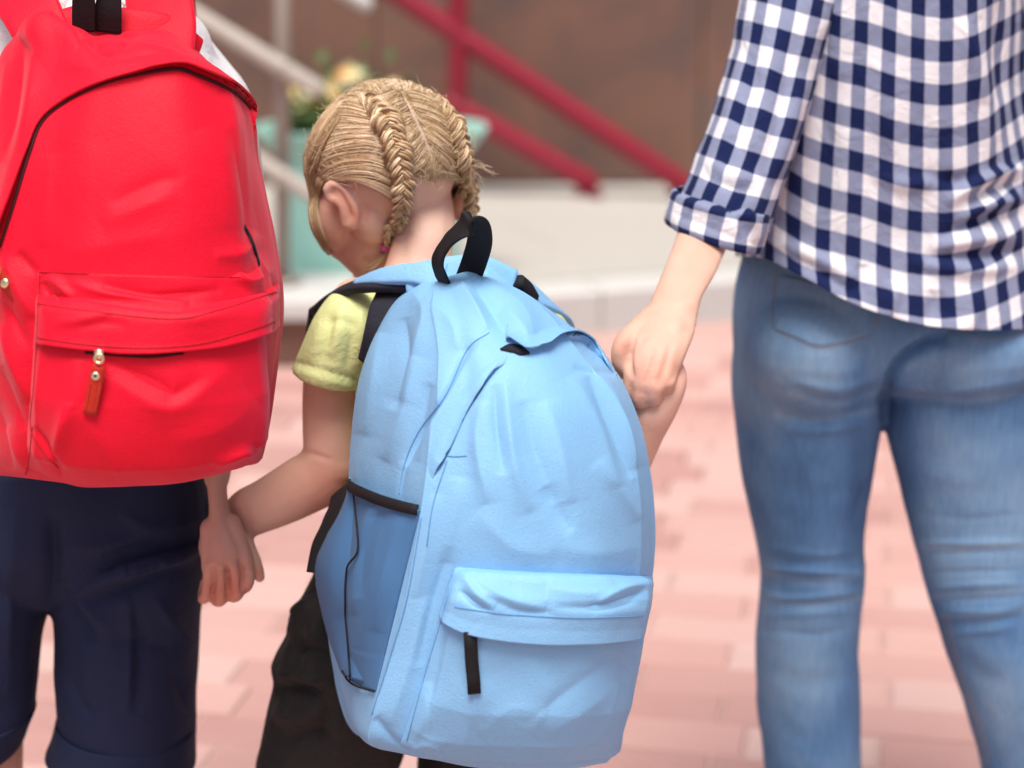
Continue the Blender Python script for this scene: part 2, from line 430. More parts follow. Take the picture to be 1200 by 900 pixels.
# gingham: white, grey-blue and navy squares in the weave
a = NT('gingham'); uv = a.n('UVMap').outputs[0]; sep = a.n('SeparateXYZ'); a.l(uv, sep.inputs[0])
wob = a.noise(60, 2); 
def stripe(o):
    t = a.math('FRACT', a.math('ADD', o, a.math('MULTIPLY', a.math('SUBTRACT', wob, .5), .05)))
    d = a.math('ABSOLUTE', a.math('SUBTRACT', t, .5))
    return a.math('SUBTRACT', 1.0, a.math('SMOOTH_MIN', 1.0, a.math('MAXIMUM', 0.0, a.math('MULTIPLY', a.math('SUBTRACT', d, .235), 40)), .02))
su, sv = stripe(sep.outputs[0]), stripe(sep.outputs[1])
tot = a.math('MULTIPLY', a.math('ADD', su, sv), .5)
col = a.ramp(tot, [(0, (.78, .77, .80)), (.5, (.235, .265, .39)), (1, (.0035, .010, .062))])
thr = a.noise(750, 2); col = a.mix(a.math('MULTIPLY', thr, .3), col, a.mix(.5, col, (.03, .04, .10)))
nb = a.bump(a.noise(20, 5, .62, dist=.9), .009, .6); nb = a.bump(thr, .0005, .5, nb)
a.set(Roughness=.9, Sheen_Weight=.02); a.p.inputs['Specular IOR Level'].default_value = .2; a.out(col, nb)
# setting
a = NT('paver'); oi = a.n('ObjectInfo').outputs['Random']; at = a.n('Attribute', attribute_name='tone').outputs['Fac']; rnd = a.math('FRACT', a.math('ADD', oi, at))
col = a.ramp(rnd, [(0, (.34, .150, .135)), (.35, (.48, .255, .225)), (.7, (.54, .315, .28)), (1, (.55, .38, .345))])
geo = a.n('NewGeometry').outputs['Position']
st = a.noise(3.0, 4, .6, geo); col = a.mix(a.math('MULTIPLY', st, .5), col, (.52, .38, .35)); col = a.mix(a.math('MULTIPLY', a.noise(140, 4, .6, geo), .3), col, (.48, .29, .26))
a.set(Roughness=.85); a.out(col, a.bump(a.noise(160, 4, .6, geo), .003, .6))
a = NT('paver_joint'); a.set(Roughness=.95); a.out(a.mix(a.noise(90), (.42, .27, .235), (.54, .38, .34)), a.bump(a.noise(200), .003))
a = NT('plaza_stone'); n1 = a.noise(1.1, 5, .6); col = a.mix(n1, (.37, .355, .325), (.48, .465, .43)); col = a.mix(a.math('MULTIPLY', a.noise(120, 4), .5), col, (.44, .42, .39)); a.set(Roughness=.7); a.out(col, a.bump(a.noise(90, 4), .002, .4))
a = NT('pale_stone'); col = a.mix(a.noise(3, 5), (.47, .47, .455), (.58, .58, .56)); col = a.mix(a.math('MULTIPLY', a.noise(150, 3), .4), col, (.55, .54, .52)); a.set(Roughness=.6); a.out(col, a.bump(a.noise(90, 4), .0015, .4))
a = NT('brown_granite'); n1 = a.noise(2.2, 6, .62, dist=.6); col = a.ramp(n1, [(.28, (.070, .055, .052)), (.42, (.115, .062, .050)), (.56, (.19, .085, .052)), (.72, (.11, .092, .088))])
col = a.mix(a.math('MULTIPLY', a.noise(70, 4), .6), col, (.17, .11, .09)); a.set(Roughness=.45); a.out(col, a.bump(a.noise(60, 3), .0015, .3))
a = NT('red_paint'); col = a.mix(a.noise(4, 4), (.20, .005, .020), (.27, .008, .027)); a.set(Roughness=.4); a.out(col, a.bump(a.noise(40, 4), .001, .3))
a = NT('cream_paint'); col = a.mix(a.noise(6, 4), (.40, .365, .32), (.50, .46, .41)); a.set(Roughness=.45); a.out(col, a.bump(a.noise(60, 4), .001, .3))
a = NT('tan_paint'); col = a.mix(a.noise(6, 4), (.25, .21, .18), (.32, .27, .235)); a.set(Roughness=.5); a.out(col, a.bump(a.noise(60, 4), .001, .3))
a = NT('mint_plastic'); col = a.mix(a.noise(5, 4), (.27, .56, .49), (.36, .64, .56)); a.set(Roughness=.4); a.out(col, a.bump(a.noise(50, 4), .001, .3))
a = NT('soil'); a.set(Roughness=1); a.out(a.mix(a.noise(80), (.03, .02, .015), (.07, .05, .03)), a.bump(a.noise(90), .01))
a = NT('leaf'); oi = a.n('Attribute', attribute_name='tone').outputs['Fac']; a.set(Roughness=.5); a.out(a.ramp(oi, [(0, (.03, .085, .02)), (.5, (.07, .15, .035)), (1, (.17, .24, .07))]), a.bump(a.noise(200), .001))
a = NT('petal'); oi = a.n('Attribute', attribute_name='tone').outputs['Fac']; a.set(Roughness=.6); a.out(a.ramp(oi, [(0, (.75, .28, .10)), (.35, (.80, .55, .22)), (.7, (.72, .70, .36)), (1, (.80, .78, .60))]), a.bump(a.noise(200), .001))
a = NT('scalp'); a.set(Roughness=.6); a.out(a.mix(a.noise(250, 3), (.62, .47, .38), (.50, .36, .26)), a.bump(a.noise(400), .0006))
# ------------------------------------------------------------------ the setting
KERB_Y, WALL_Y, PLAZA_Z = 5.50, 7.40, .12
def struct(name, V, Fs, mat, parent=None, **k):
    o = obj(name, V, Fs, mat, parent, smooth=False, **k); tag(o, kind='structure'); return o
g = struct('ground', [(-60, -40, -.012), (60, -40, -.012), (60, 90, -.012), (-60, 90, -.012)], [(0, 1, 2, 3)], 'paver_joint')
# pavement of pink concrete pavers, courses turned about 10.7 degrees
PA = R(-10.7); ca, sa = math.cos(PA), math.sin(PA); PL, PW, GAP = .20, .112, .0045
KX, KT = -.5, math.tan(R(20))
def kerb_y(X): return 5.26 + max(0, X - KX) * KT
pav = struct('pavement', *box((0, 3.5, -.008), (9, 6.96, .004)), 'paver_joint')
V, Fs = bevel_box((0, 0, -.025), (PL - GAP, PW - GAP, .05), .004)
pme = mesh_from(V, Fs, 'paver', False); pme.materials.append(M['paver'])
cells = []
for i in range(-28, 72):
    for j in range(-40, 40):
        x = j * PL + (.055 if i % 2 else 0) + .008 * math.sin(i * 1.7); y = i * PW
        X, Y = x * ca - y * sa + .085, x * sa + y * ca
        if abs(X) > 4.3 or not (.1 < Y < kerb_y(X) - .12): continue
        cells.append((X, Y))
cells = np.array(cells)
qx, qy = proj(np.c_[cells, np.zeros(len(cells))]); dep = cells[:, 1]
vis = (qx > -70) & (qx < 1270) & (qy > 380) & (qy < 960)
# those wholly behind the near figures are left to the joined rest
hid = ((qx < 225) & (qy < 690)) | ((qx < 20)) | ((qx > 470) & (qx < 690)) | ((qx > 1130) & (qy < 700)) | (qx > 1190) | ((qx > 905) & (qx < 985))
order = np.argsort(dep + 100 * (~vis) + 50 * hid)
rest = MB()
for k, idx in enumerate(order):
    X, Y = cells[idx]; ang = PA + random.uniform(-.012, .012); z = random.uniform(-.0025, .0015)
    if k < 300:
        o = bpy.data.objects.new('paver', pme); COL.objects.link(o); o.parent = pav; o.location = (X, Y, z); o.rotation_euler = (random.uniform(-.008, .008), random.uniform(-.008, .008), ang)
    else:
        c_, s_ = math.cos(ang), math.sin(ang)
        rest.add(np.c_[V[:, 0] * c_ - V[:, 1] * s_ + X, V[:, 0] * s_ + V[:, 1] * c_ + Y, V[:, 2] + z], Fs, random.random())
V2, F2, a2 = rest.arrays(); o = obj('paver_field', V2, F2, 'paver', pav, smooth=False, attr={'tone': a2}); tag(o, kind='stuff')
# raised plaza with a pale kerb
def prism(poly, z0, z1):
    n = len(poly); V = [(x, y, z0) for x, y in poly] + [(x, y, z1) for x, y in poly]
    return V, [tuple(range(n))[::-1], tuple(range(n, 2 * n))] + [(k, (k + 1) % n, n + (k + 1) % n, n + k) for k in range(n)]
plz = struct('plaza', *prism([(-8, 5.33), (KX, 5.33), (6.5, kerb_y(6.5) + .07), (6.5, 16), (-8, 16)], -.01, PLAZA_Z - .004), 'plaza_stone')
kerb = struct('kerb', *prism([(KX, 5.28), (6.4, kerb_y(6.4) + .02), (6.4, kerb_y(6.4) + .06), (KX, 5.32)], -.01, .06), 'plaza_stone')
kc, ks = math.cos(R(20)), math.sin(R(20))
for k in range(9):
    V, Fs = bevel_box((k * .8 + .4, .07, PLAZA_Z / 2 - .003), (.794, .15, PLAZA_Z + .004), .012)
    obj('kerb_stone', np.c_[V[:, 0] * kc - V[:, 1] * ks + KX, V[:, 0] * ks + V[:, 1] * kc + 5.26, V[:, 2]], Fs, 'pale_stone', kerb, smooth=False)
for i in range(5):
    for j in range(-1, 7):
        V, Fs = bevel_box((j * .9 + (.45 if i % 2 else 0), .155 + .23 + i * .465, PLAZA_Z - .002), (.894, .459, .014), .003)
        q = np.c_[V[:, 0] * kc - V[:, 1] * ks + KX, V[:, 0] * ks + V[:, 1] * kc + 5.26, V[:, 2]]
        if q[:, 1].max() > WALL_Y - .02: continue
        obj('floor_slab', q, Fs, 'plaza_stone', plz, smooth=False)
# brown stone wall behind
wall = thing('wall', 'brown polished stone wall behind the pale plaza', 'wall', (0, WALL_Y, PLAZA_Z))
obj('wall_core', *box((0, WALL_Y + .20, 2.0), (16, .3, 4.0)), 'brown_granite', wall, smooth=False)
for i in range(4):
    for j in range(-6, 7):
        o = obj('stone_panel', *box((j * 1.2 + .1 + (.6 if i % 2 else 0), WALL_Y + .035, PLAZA_Z + .004 + .45 + i * .9), (1.194, .05, .894)), 'brown_granite', wall, smooth=False)
# plinth of the stair on the left
PLY = 5.10
pt = P(360, 350, PLY); pz = pt[2]; px1 = P(408, 350, PLY)[0]
plinth = thing('stair_plinth', 'low brown stone plinth with pale slab under the cream handrail', 'plinth', (px1 - 1.2, PLY + .3, 0))
obj('brown_base', *box((px1 - 1.22, PLY + .17, (pz - .05) / 2 - .003), (2.36, .30, pz - .05)), 'brown_granite', plinth, smooth=False)
for k in range(3):
    obj('pale_slab', *bevel_box((px1 - .4 - k * .8, PLY + .16, pz - .027), (.795, .36, .05), .006), 'pale_stone', plinth, smooth=False)
# cream handrail on the stair
RY = 5.30
rl = thing('handrail', 'cream painted sloping stair handrail with tan post beside the mint planter', 'handrail', tuple(P(330, 318, RY) * [1, 1, 0] + [0, 0, pz]))
obj('post', *rings_tube([P(331, 335, RY) * [1, 1, 0] + [0, 0, pz], P(331, -260, RY)], [(.021, 0, 0)] * 2, [(0, .021, 0)] * 2, 20, smooth=False), 'tan_paint', rl)
obj('base_plate', *rings_tube([P(331, 335, RY) * [1, 1, 0] + [0, 0, pz + h] for h in (.0, .012)], [(.055, 0, 0)] * 2, [(0, .055, 0)] * 2, 20, smooth=False), 'tan_paint', rl)
obj('post', *rings_tube([P(60, 335, RY) * [1, 1, 0] + [0, 0, pz], P(60, -430, RY)], [(.021, 0, 0)] * 2, [(0, .021, 0)] * 2, 20, smooth=False), 'tan_paint', rl)
def bar(p0, p1, r_, n=16): return chain([p0, p1], [r_, r_], n, 6)
obj('top_rail', *bar(P(-60, -158, RY - .05), P(372, 104, RY - .05), .023), 'cream_paint', rl)
obj('lower_rail', *bar(P(-60, -38, RY - .05), P(372, 232, RY - .05), .023), 'cream_paint', rl)
for yy in (77, 205): obj('bracket', *bar(P(331, yy, RY - .06), P(331, yy + 4, RY + .01), .018), 'cream_paint', rl)
r2 = thing('handrail', 'white rail end above the flower planter', 'handrail', tuple(P(395, 0, RY + .35) * [1, 1, 0] + [0, 0, PLAZA_Z]))
obj('rail', *bar(P(180, -150, RY + .35), P(428, 4, RY + .35), .024), 'pale_stone', r2)
obj('post', *rings_tube([P(215, 300, RY + .35) * [1, 1, 0] + [0, 0, PLAZA_Z], P(215, -128, RY + .35)], [(.022, 0, 0)] * 2, [(0, .022, 0)] * 2, 16, smooth=False), 'tan_paint', r2)
# red stair railing by the wall
QY = 7.12
rr = thing('red_railing', 'crimson steel stair railing with post sloping down along the brown wall', 'railing', tuple(P(800, 217, QY) * [1, 1, 0] + [0, 0, PLAZA_Z]))
top_end = P(812, 224, QY); obj('top_rail', *bar(P(250, -150, QY), top_end, .040), 'red_paint', rr)
obj('lower_rail', *bar(P(530, 122, QY), P(690, 214, QY), .040), 'red_paint', rr)
obj('post', *bar(P(537, 128, QY), P(537, -120, QY), .036), 'red_paint', rr)
obj('foot_plate', *box(P(690, 219, QY) * [1, 1, 0] + [0, 0, PLAZA_Z + .011], (.10, .09, .008)), 'red_paint', rr, smooth=False)
obj('foot_plate', *box(top_end * [1, 1, 0] + [0, 0, PLAZA_Z + .011], (.16, .12, .012)), 'red_paint', rr, smooth=False)
# mint planter with flowers
FY = 5.62; c0 = P(437, 302, FY); pb = PLAZA_Z + .008
if True:
    hz = P(437, 150, FY)[2]; hw_b = (P(545, 200, FY) - P(330, 200, FY))[0] / 2; hw_t = (P(578, 150, FY) - P(297, 150, FY))[0] / 2
    pl = thing('planter', 'mint green flared trough planter full of yellow and orange flowers', 'planter', (c0[0], FY, pb))
    rows = [(pb, .92), (pb + .03, .95), (hz - .10, 1.0), (hz - .06, 1.10), (hz - .02, 1.22), (hz, 1.27)]
    rows_i = [(hz, 1.20), (hz - .03, 1.13), (hz - .07, 1.0)]
    C = [(c0[0], FY + .02, z) for z, k in rows + rows_i]; Aa = [(hw_b * k, 0, 0) for z, k in rows + rows_i]; Bb = [(0, .15 * k, 0) for z, k in rows + rows_i]
    obj('trough', *rings_tube(C, Aa, Bb, 40, m=34, ex=3.2), 'mint_plastic', pl)
    obj('soil', *rings_tube([(c0[0], FY + .02, hz - .068), (c0[0], FY + .02, hz - .058)], [(hw_b, 0, 0)] * 2, [(0, .15, 0)] * 2, 30, ex=3.2, smooth=False), 'soil', pl)
    lf, ft = MB(), MB()
    hx = (P(455, 100, FY) - P(345, 100, FY))[0]
    for k in range(1300):
        px_, py_ = random.gauss(405, 42), 0; c = np.array([c0[0] + random.uniform(-.9, .55) * hw_b, FY + random.uniform(-.12, .15), hz - .06 + abs(random.gauss(.02, .085))])
        d = rng.normal(size=3); d /= np.linalg.norm(d); e = np.cross(d, rng.normal(size=3)); e /= np.linalg.norm(e); L, Wd = random.uniform(.03, .055), random.uniform(.010, .017)
        b2 = np.cross(d, e) * .005
        lf.add([c - d * L * .5, c + e * Wd + b2, c + d * L * .5, c - e * Wd + b2], [(0, 1, 2), (0, 2, 3)], random.random())
    for k in range(46):
        c = np.array([P(random.gauss(412, 26), 100, FY)[0], FY + random.uniform(-.1, .1), P(400, min(150, max(84, random.gauss(112, 20))), FY)[2]])
        tone = random.random(); nrm = rng.normal(size=3) * .6 + [0, -.8, .7]; nrm /= np.linalg.norm(nrm); u_ = np.cross(nrm, [1, 0, .2]); u_ /= np.linalg.norm(u_); v_ = np.cross(nrm, u_)
        for q in range(7):
            th = q * 2 * math.pi / 7; e = u_ * math.cos(th) + v_ * math.sin(th); s_ = -u_ * math.sin(th) + v_ * math.cos(th)
            ft.add([c, c + e * .014 + s_ * .008 + nrm * .005, c + e * .024 + nrm * .003, c + e * .014 - s_ * .008 + nrm * .005], [(0, 1, 2, 3)], tone)
    V_, F_, a_ = lf.arrays(); o = obj('leaves', V_, F_, 'leaf', pl, smooth=False, attr={'tone': a_}); tag(o, kind='stuff')
    V_, F_, a_ = ft.arrays(); o = obj('blossoms', V_, F_, 'petal', pl, smooth=False, attr={'tone': a_}); tag(o, kind='stuff')
# ------------------------------------------------------------------ backpacks
def bag_net(rows, nu, nv, back=.07, sharp=.12):
    """rows: L, KL, M, N, KR, R as (px,py,Y); the corners KL and KR are tightened, the back is closed behind"""
    out = []
    for r_ in rows:
        L, KL, M_, N_, KR, R_ = [np.array(q, float) for q in r_]
        t1 = KL + (L - KL) * sharp; t2 = KL + (M_ - KL) * sharp * .8; t3 = KR + (N_ - KR) * sharp * 1.4; t4 = KR + (R_ - KR) * sharp * 1.6
        BL = L + [6, 0, back * .55]; BR = R_ + [-6, 0, back * .55]
        B1 = L * .7 + R_ * .3 + [0, 0, back]; B2 = L * .3 + R_ * .7 + [0, 0, back]
        h1 = (L + KL) / 2 + [-3, 0, -.004]; h2 = (KL + M_) / 2
        out.append([BL, L, h1, t1, t2, h2, M_, N_, t3, t4, (KR + R_) / 2, R_, BR, B2, B1])
    return net(out, nu, nv)
def cloth_noise(V, N, amp, sc_, seed=0):
    return V + N * ((noise3(V * sc_, seed) * .65 + noise3(V * sc_ * 2.3, seed + 1) * .35) * amp)[:, None]
def quads(Fs): return np.asarray([f for f in Fs if len(f) == 4])

# ---- red backpack
rows = [
 [(34,34,1.82),(56,26,1.800),(104,42,1.785),(150,44,1.785),(190,36,1.80),(214,42,1.83)],
 [(6,58,1.81),(40,24,1.768),(104,46,1.728),(160,50,1.725),(215,56,1.755),(250,80,1.82)],
 [(-12,112,1.80),(32,100,1.712),(120,84,1.688),(200,84,1.690),(268,100,1.726),(292,126,1.80)],
 [(-28,190,1.79),(12,190,1.676),(110,180,1.652),(210,178,1.655),(284,178,1.690),(301,190,1.78)],
 [(-42,290,1.78),(-2,290,1.655),(110,290,1.628),(210,288,1.632),(286,284,1.668),(320,285,1.77)],
 [(-50,380,1.78),(4,385,1.642),(110,390,1.612),(210,388,1.618),(298,378,1.655),(328,366,1.76)],
 [(-48,470,1.78),(16,480,1.640),(110,484,1.606),(210,482,1.612),(292,472,1.652),(317,462,1.755)],
 [(-36,535,1.78),(22,540,1.650),(110,550,1.620),(210,546,1.624),(286,532,1.660),(307,522,1.755)],
 [(-20,553,1.785),(34,560,1.684),(110,570,1.660),(210,564,1.664),(280,549,1.690),(300,541,1.76)],
 [(4,556,1.79),(50,562,1.735),(110,568,1.725),(200,562,1.727),(262,551,1.74),(284,546,1.77)]]
gr = bag_net(rows, 380, 260); Vb, Fb = close_grid(gr)
N_ = vnormals(Vb, quads(Fb)); Vb = cloth_noise(Vb, N_, .0013, 15, 3)
Vb = sculpt(Vb, Fb, [
 ([(100,30),(120,56),(136,66)], 12, -7), ([(28,50),(60,24),(98,36)], 22, 7), ([(150,50),(200,66),(262,96)], 16, 4),
 ([(26,46),(20,100),(6,190)], 8, -4), ([(40,60),(36,110),(22,180)], 9, 3), ([(8,70),(4,120),(-8,200)], 8, 3),
 ([(70,70),(110,82),(170,76)], 16, 3), ([(140,64),(146,48),(160,40)], 6, -4),
 ([(20,295),(34,312),(46,322)], 6, -3), ([(4,300),(22,340),(40,372)], 10, 4), ([(2,350),(20,385),(36,410)], 8, -3.5), ([(0,380),(18,430),(34,470)], 9, 4),
 ([(0,430),(14,470),(30,505)], 7, -3), ([(6,500),(20,530),(32,552)], 8, 3), ([(-6,470),(8,520),(16,550)], 7, -3),
 ([(120,262),(165,244),(208,226)], 13, 2.2), ([(130,240),(180,214),(215,208)], 9, -1.8), ([(60,300),(140,285),(230,270)], 20, 1.8), ([(240,150),(262,200),(268,270)], 16, 2),
 ([(60,180),(56,230),(50,290)], 14, 2), ([(272,150),(290,240),(292,300)], 8, -3), ([(250,300),(285,296),(300,272)], 7, 3),
 ([(300,300),(312,330),(316,400)], 8, 3.5), ([(305,420),(306,470),(300,520)], 8, -3), ([(312,320),(322,350),(320,400)], 5, -2.5)], power=1.45, crisp=1.4)
red = thing('backpack', 'bright red fabric backpack with orange zip pull worn by the boy', 'backpack', (P(150, 570, 1.75) * [1, 1, 0] + [0, 0, P(150, 570, 1.75)[2]]).tolist())
obj('main_body', Vb, Fb, 'red_nylon', red)
S1 = Surf(Vb, Fb)
# rain flap that hoods the main zip
arc = [(-14,320),(0,288),(17,233),(33,180),(47,144),(73,121),(117,99),(167,86),(207,80),(233,88),(267,103),(288,120),(299,137),(303,160)]
inn = [(-40,300),(-26,250),(-8,190),(10,140),(26,100),(60,84),(108,70),(162,60),(208,56),(240,64),(268,82),(288,104),(299,122),(304,140)]
Vf, Ff = patch(S1, inn, arc, lambda u, v: -.0015 + .0125 * np.clip(v, 0, 1) ** 1.3 * (.72 + .28 * np.sin(u * 9 + 1)) * np.clip(np.minimum(u, 1 - u) * 9 + .25, 0, 1), 200, 26, back=.0022)
obj('rain_flap', Vf, Ff, 'red_nylon', red)
obj('zip_gap', *band(S1, [(a_ + (1 if a_ < 150 else -1) * .8, b_ + 1) for a_, b_ in arc[1:-1]], np.interp(np.linspace(0, 1, 90), [0, .3, .38, .5, .62, .75, .95, 1], [.003, .004, .0026, .0016, .002, .0038, .0034, .0016]), .0012, 90, .0006), 'red_lining', red)
# front pocket
ptop = [(46,319),(100,321),(200,324),(280,325),(304,312)]; pbot = [(34,548),(100,566),(190,566),(250,556),(306,536)]
def hp(u, v):
    e = np.clip(np.minimum(u, 1 - u) * 12, 0, 1) ** .6; b = np.clip((1 - v) * 7, 0, 1) ** .6
    prof = np.interp(v, [0, .05, .12, .20, .6, .85, 1], [.0005, .001, .003, .012, .022, .022, .010])
    return .0012 + prof * e * b
Vp, Fp = patch(S1, ptop, pbot, hp, 150, 130, back=.003, wob=.0012, seed=5)
Vp = sculpt(Vp, Fp, [([(54,324),(72,336),(86,352)], 6, 4), ([(50,330),(62,348),(84,356)], 4, -3), ([(80,330),(130,345),(220,356)], 6, 3), ([(120,334),(180,346),(260,340)], 5, -3),
 ([(270,318),(290,330),(312,322)], 6, 4), ([(60,545),(72,510),(80,470)], 9, 4), ([(40,500),(60,530),(74,562)], 4, -3.5), ([(90,480),(120,520),(140,560)], 16, 2),
 ([(120,420),(190,455),(206,462),(240,440)], 10, -3), ([(120,440),(200,478),(270,430)], 14, 2.5), ([(90,420),(86,470),(70,520)], 10, 2.5), ([(200,520),(260,500),(300,470)], 22, 2.5), ([(250,545),(285,530),(310,540)], 6, 4), ([(270,556),(292,540),(302,520)], 5, -3)], power=1.5, crisp=1.4)
obj('front_pocket', Vp, Fp, 'red_nylon', red)
mb = MB(); mb.add(Vb, Fb); mb.add(Vp, Fp); V3, F3, _ = mb.arrays(); S2 = Surf(V3, F3)
ftop = [(44,344),(100,350),(160,360),(210,364),(255,354),(300,344),(327,330)]; fbot = [(44,403),(100,411),(170,415),(240,409),(290,398),(327,383)]
Vq, Fq = patch(S2, ftop, fbot, lambda u, v: np.interp(v, [0, .1, .3, .8, 1], [-.001, .0055, .0075, .0065, .0072]) * np.clip(np.minimum(u + .02, 1.02 - u) * 14, .15, 1) + .0012 * np.sin(u * 17) * v, 150, 26, back=.0022)
Vq = sculpt(Vq, Fq, [([(60,380),(110,372),(130,362)], 6, 2.5), ([(90,384),(120,378),(150,382)], 5, -1.5), ([(200,375),(240,372),(290,360)], 8, 1.5)])
obj('pocket_flap', Vq, Fq, 'red_nylon', red)
mb.add(Vq, Fq); V3, F3, _ = mb.arrays(); S3 = Surf(V3, F3)
sm = MB()
for ln in ([(46,319),(100,321),(200,324),(282,325)], [(47,321),(45,360),(43,402)], [(43,404),(40,450),(36,500),(50,528),(68,548)], [(44,396),(100,404),(170,408),(240,402),(322,378)], [(38,500),(34,540),(30,556)], [(44,356),(100,364),(200,374),(255,364),(324,342)]):
    obj('stitching', *seam(S3, ln, .00055, 70), 'red_thread', red)
obj('zip_gap', *band(S2, [(100,413),(170,418),(215,414)], .0026, .001, 30, .0006), 'red_lining', red)
# zip pull: brass eye, leather tab, rivet
def disc(c, n_, r_, h, k=20, hole=None):
    n_ = np.asarray(n_) / np.linalg.norm(n_); a_ = np.cross(n_, [0, 0, 1]); a_ /= np.linalg.norm(a_); b_ = np.cross(n_, a_)
    return rings_tube([c, c + n_ * h * .7, c + n_ * h], [a_ * r_, a_ * r_, a_ * r_ * .6], [b_ * r_, b_ * r_, b_ * r_ * .6], k, smooth=False)
def torus(c, n_, R_, r_, el=1.0):
    n_ = np.asarray(n_) / np.linalg.norm(n_); a_ = np.cross(n_, [0, 0, 1]); a_ /= np.linalg.norm(a_); b_ = np.cross(n_, a_)
    th = np.linspace(0, 2 * math.pi, 28, endpoint=False); ph = np.linspace(0, 2 * math.pi, 10, endpoint=False)
    e = a_ * np.cos(th)[:, None] + b_ * el * np.sin(th)[:, None]
    g = c + e[:, None] * R_ + (e[:, None] * np.cos(ph)[None, :, None] + n_ * np.sin(ph)[None, :, None]) * r_
    V = g.reshape(-1, 3); Fs = grid_faces(29, 10, True) % len(V); return V, Fs.tolist()
def zip_pull(parent, top, bot, wpx, mat_tab, mat_metal, S, rivet=True, lift=.006):
    p0, n0 = S.hit(*top); nn = np.array([0, -1, .25]); nn /= np.linalg.norm(nn)
    qx_, qy_ = np.linspace(top[0], bot[0], 12), np.linspace(top[1] + 12, bot[1], 12)
    yy_ = np.array([S.hit(a_, b_)[0][1] for a_, b_ in zip(qx_, qy_)]); ys = min(p0[1], yy_.min()) - lift * .5
    path = P(qx_, qy_, ys)
    wid = wpx / 1300
    t = obj('zip_tab', *ribbon(path, np.tile(nn, (12, 1)), np.r_[wid * .8, np.full(11, wid)], .0024), mat_tab, parent)
    obj('zip_slider', *torus(P(top[0], top[1] + 4, ys - .001), nn, .0034, .0011, 1.1), mat_metal, parent)
    obj('zip_slider_body', *ribbon(P(np.full(6, top[0]), np.linspace(top[1] - 6, top[1] + 6, 6), ys + .0015), np.tile(nn, (6, 1)), .007, .003), mat_metal, parent)
    if rivet:
        k = .35; c = P(top[0] + (bot[0] - top[0]) * k, top[1] + (bot[1] - top[1]) * k, ys - .0005)
        obj('rivet', *disc(c, nn, .0036, .0015), mat_metal, t); obj('rivet_eye', *disc(c + nn * .0014, nn, .0013, .0006), 'dark_lining', t)
    st = MB()
    for sx in (-1, 1):
        q = path[4:-1] + np.array([sx * wid * .36, 0, 0]) + nn * .0013; st.add(*chain(q, np.full(len(q), .0004), 6, ends=False))
    V_, F_, _ = st.arrays(); obj('tab_stitching', V_, F_, 'orange_thread' if rivet else mat_tab, t)
zip_pull(red, (116,416), (105,486), 15, 'orange_leather', 'brass', S3)
p0, n0 = S3.hit(4, 325); nn = np.array([-.35, -1, .2]); nn /= np.linalg.norm(nn)
path = P(np.linspace(-6, 22, 10), np.linspace(318, 349, 10), p0[1] - .006); t = obj('zip_tab', *ribbon(path, np.tile(nn, (10, 1)), .013, .0024), 'orange_leather', red)
obj('rivet', *disc(path[4] + nn * .001, nn, .0042, .0018), 'brass', t); obj('zip_slider', *torus(path[0], nn, .0042, .0014), 'brass', red)
obj('side_zip', *band(S3, [(286,266),(293,280),(299,296),(303,310)], .0045, .0012, 30, .0008), 'dark_lining', red)
# shoulder straps at the top and black carry loop
def strap(name, parent, pts, wid, mat, thick=.010, m=40, nn=None):
    q = resample(np.array(pts, float), m); p_ = P(q[:, 0], q[:, 1], q[:, 2])
    T, _, _ = frame_path(p_); n_ = np.tile(np.array([0, -1, .3]) if nn is None else np.array(nn, float), (m, 1)); n_ -= T * (n_ * T).sum(1, keepdims=True); n_ /= np.linalg.norm(n_, axis=1, keepdims=True)
    S_ = np.cross(T, n_); w_ = np.interp(np.linspace(0, 1, m), np.linspace(0, 1, len(np.atleast_1d(wid))), np.atleast_1d(wid))
    V_, F_ = rings_tube(p_, S_ * w_[:, None] / 2, n_ * thick / 2, 20, ex=4, smooth=False)
    return obj(name, V_, F_, mat, parent)
strap('shoulder_strap', red, [(52,44,1.80),(36,12,1.82),(16,-22,1.86),(2,-56,1.91)], [.050,.056,.058], 'red_nylon', .012)
strap('shoulder_strap', red, [(186,66,1.80),(190,30,1.825),(184,-10,1.86),(176,-50,1.91)], [.062,.062,.058], 'red_nylon', .012)
strap('shoulder_strap', red, [(2,-56,1.91),(16,-62,1.985),(30,60,2.06),(30,300,2.065),(-8,440,2.02),(-20,520,1.88)], [.050,.036,.036,.03,.025], 'red_nylon', .010, 60, (0,1,.1))
strap('shoulder_strap', red, [(176,-50,1.91),(186,-60,1.99),(212,100,2.07),(230,300,2.05),(235,450,1.95),(240,520,1.85)], [.058,.05,.045,.03,.025], 'red_nylon', .010, 60, (0,1,.1))
strap('back_yoke', red, [(60,50,1.81),(100,40,1.815),(140,44,1.815),(190,48,1.82),(228,66,1.835)], [.05,.055,.055,.05,.035], 'red_nylon', .016, 40, (0,-1,.4))
strap('carry_loop', red, [(98,36,1.800),(98,10,1.795),(100,-24,1.79),(112,-42,1.80),(128,-26,1.80),(127,10,1.80),(127,38,1.805)], [.021,.021,.020,.020,.020,.024,.024], 'black_webbing', .003, 60)

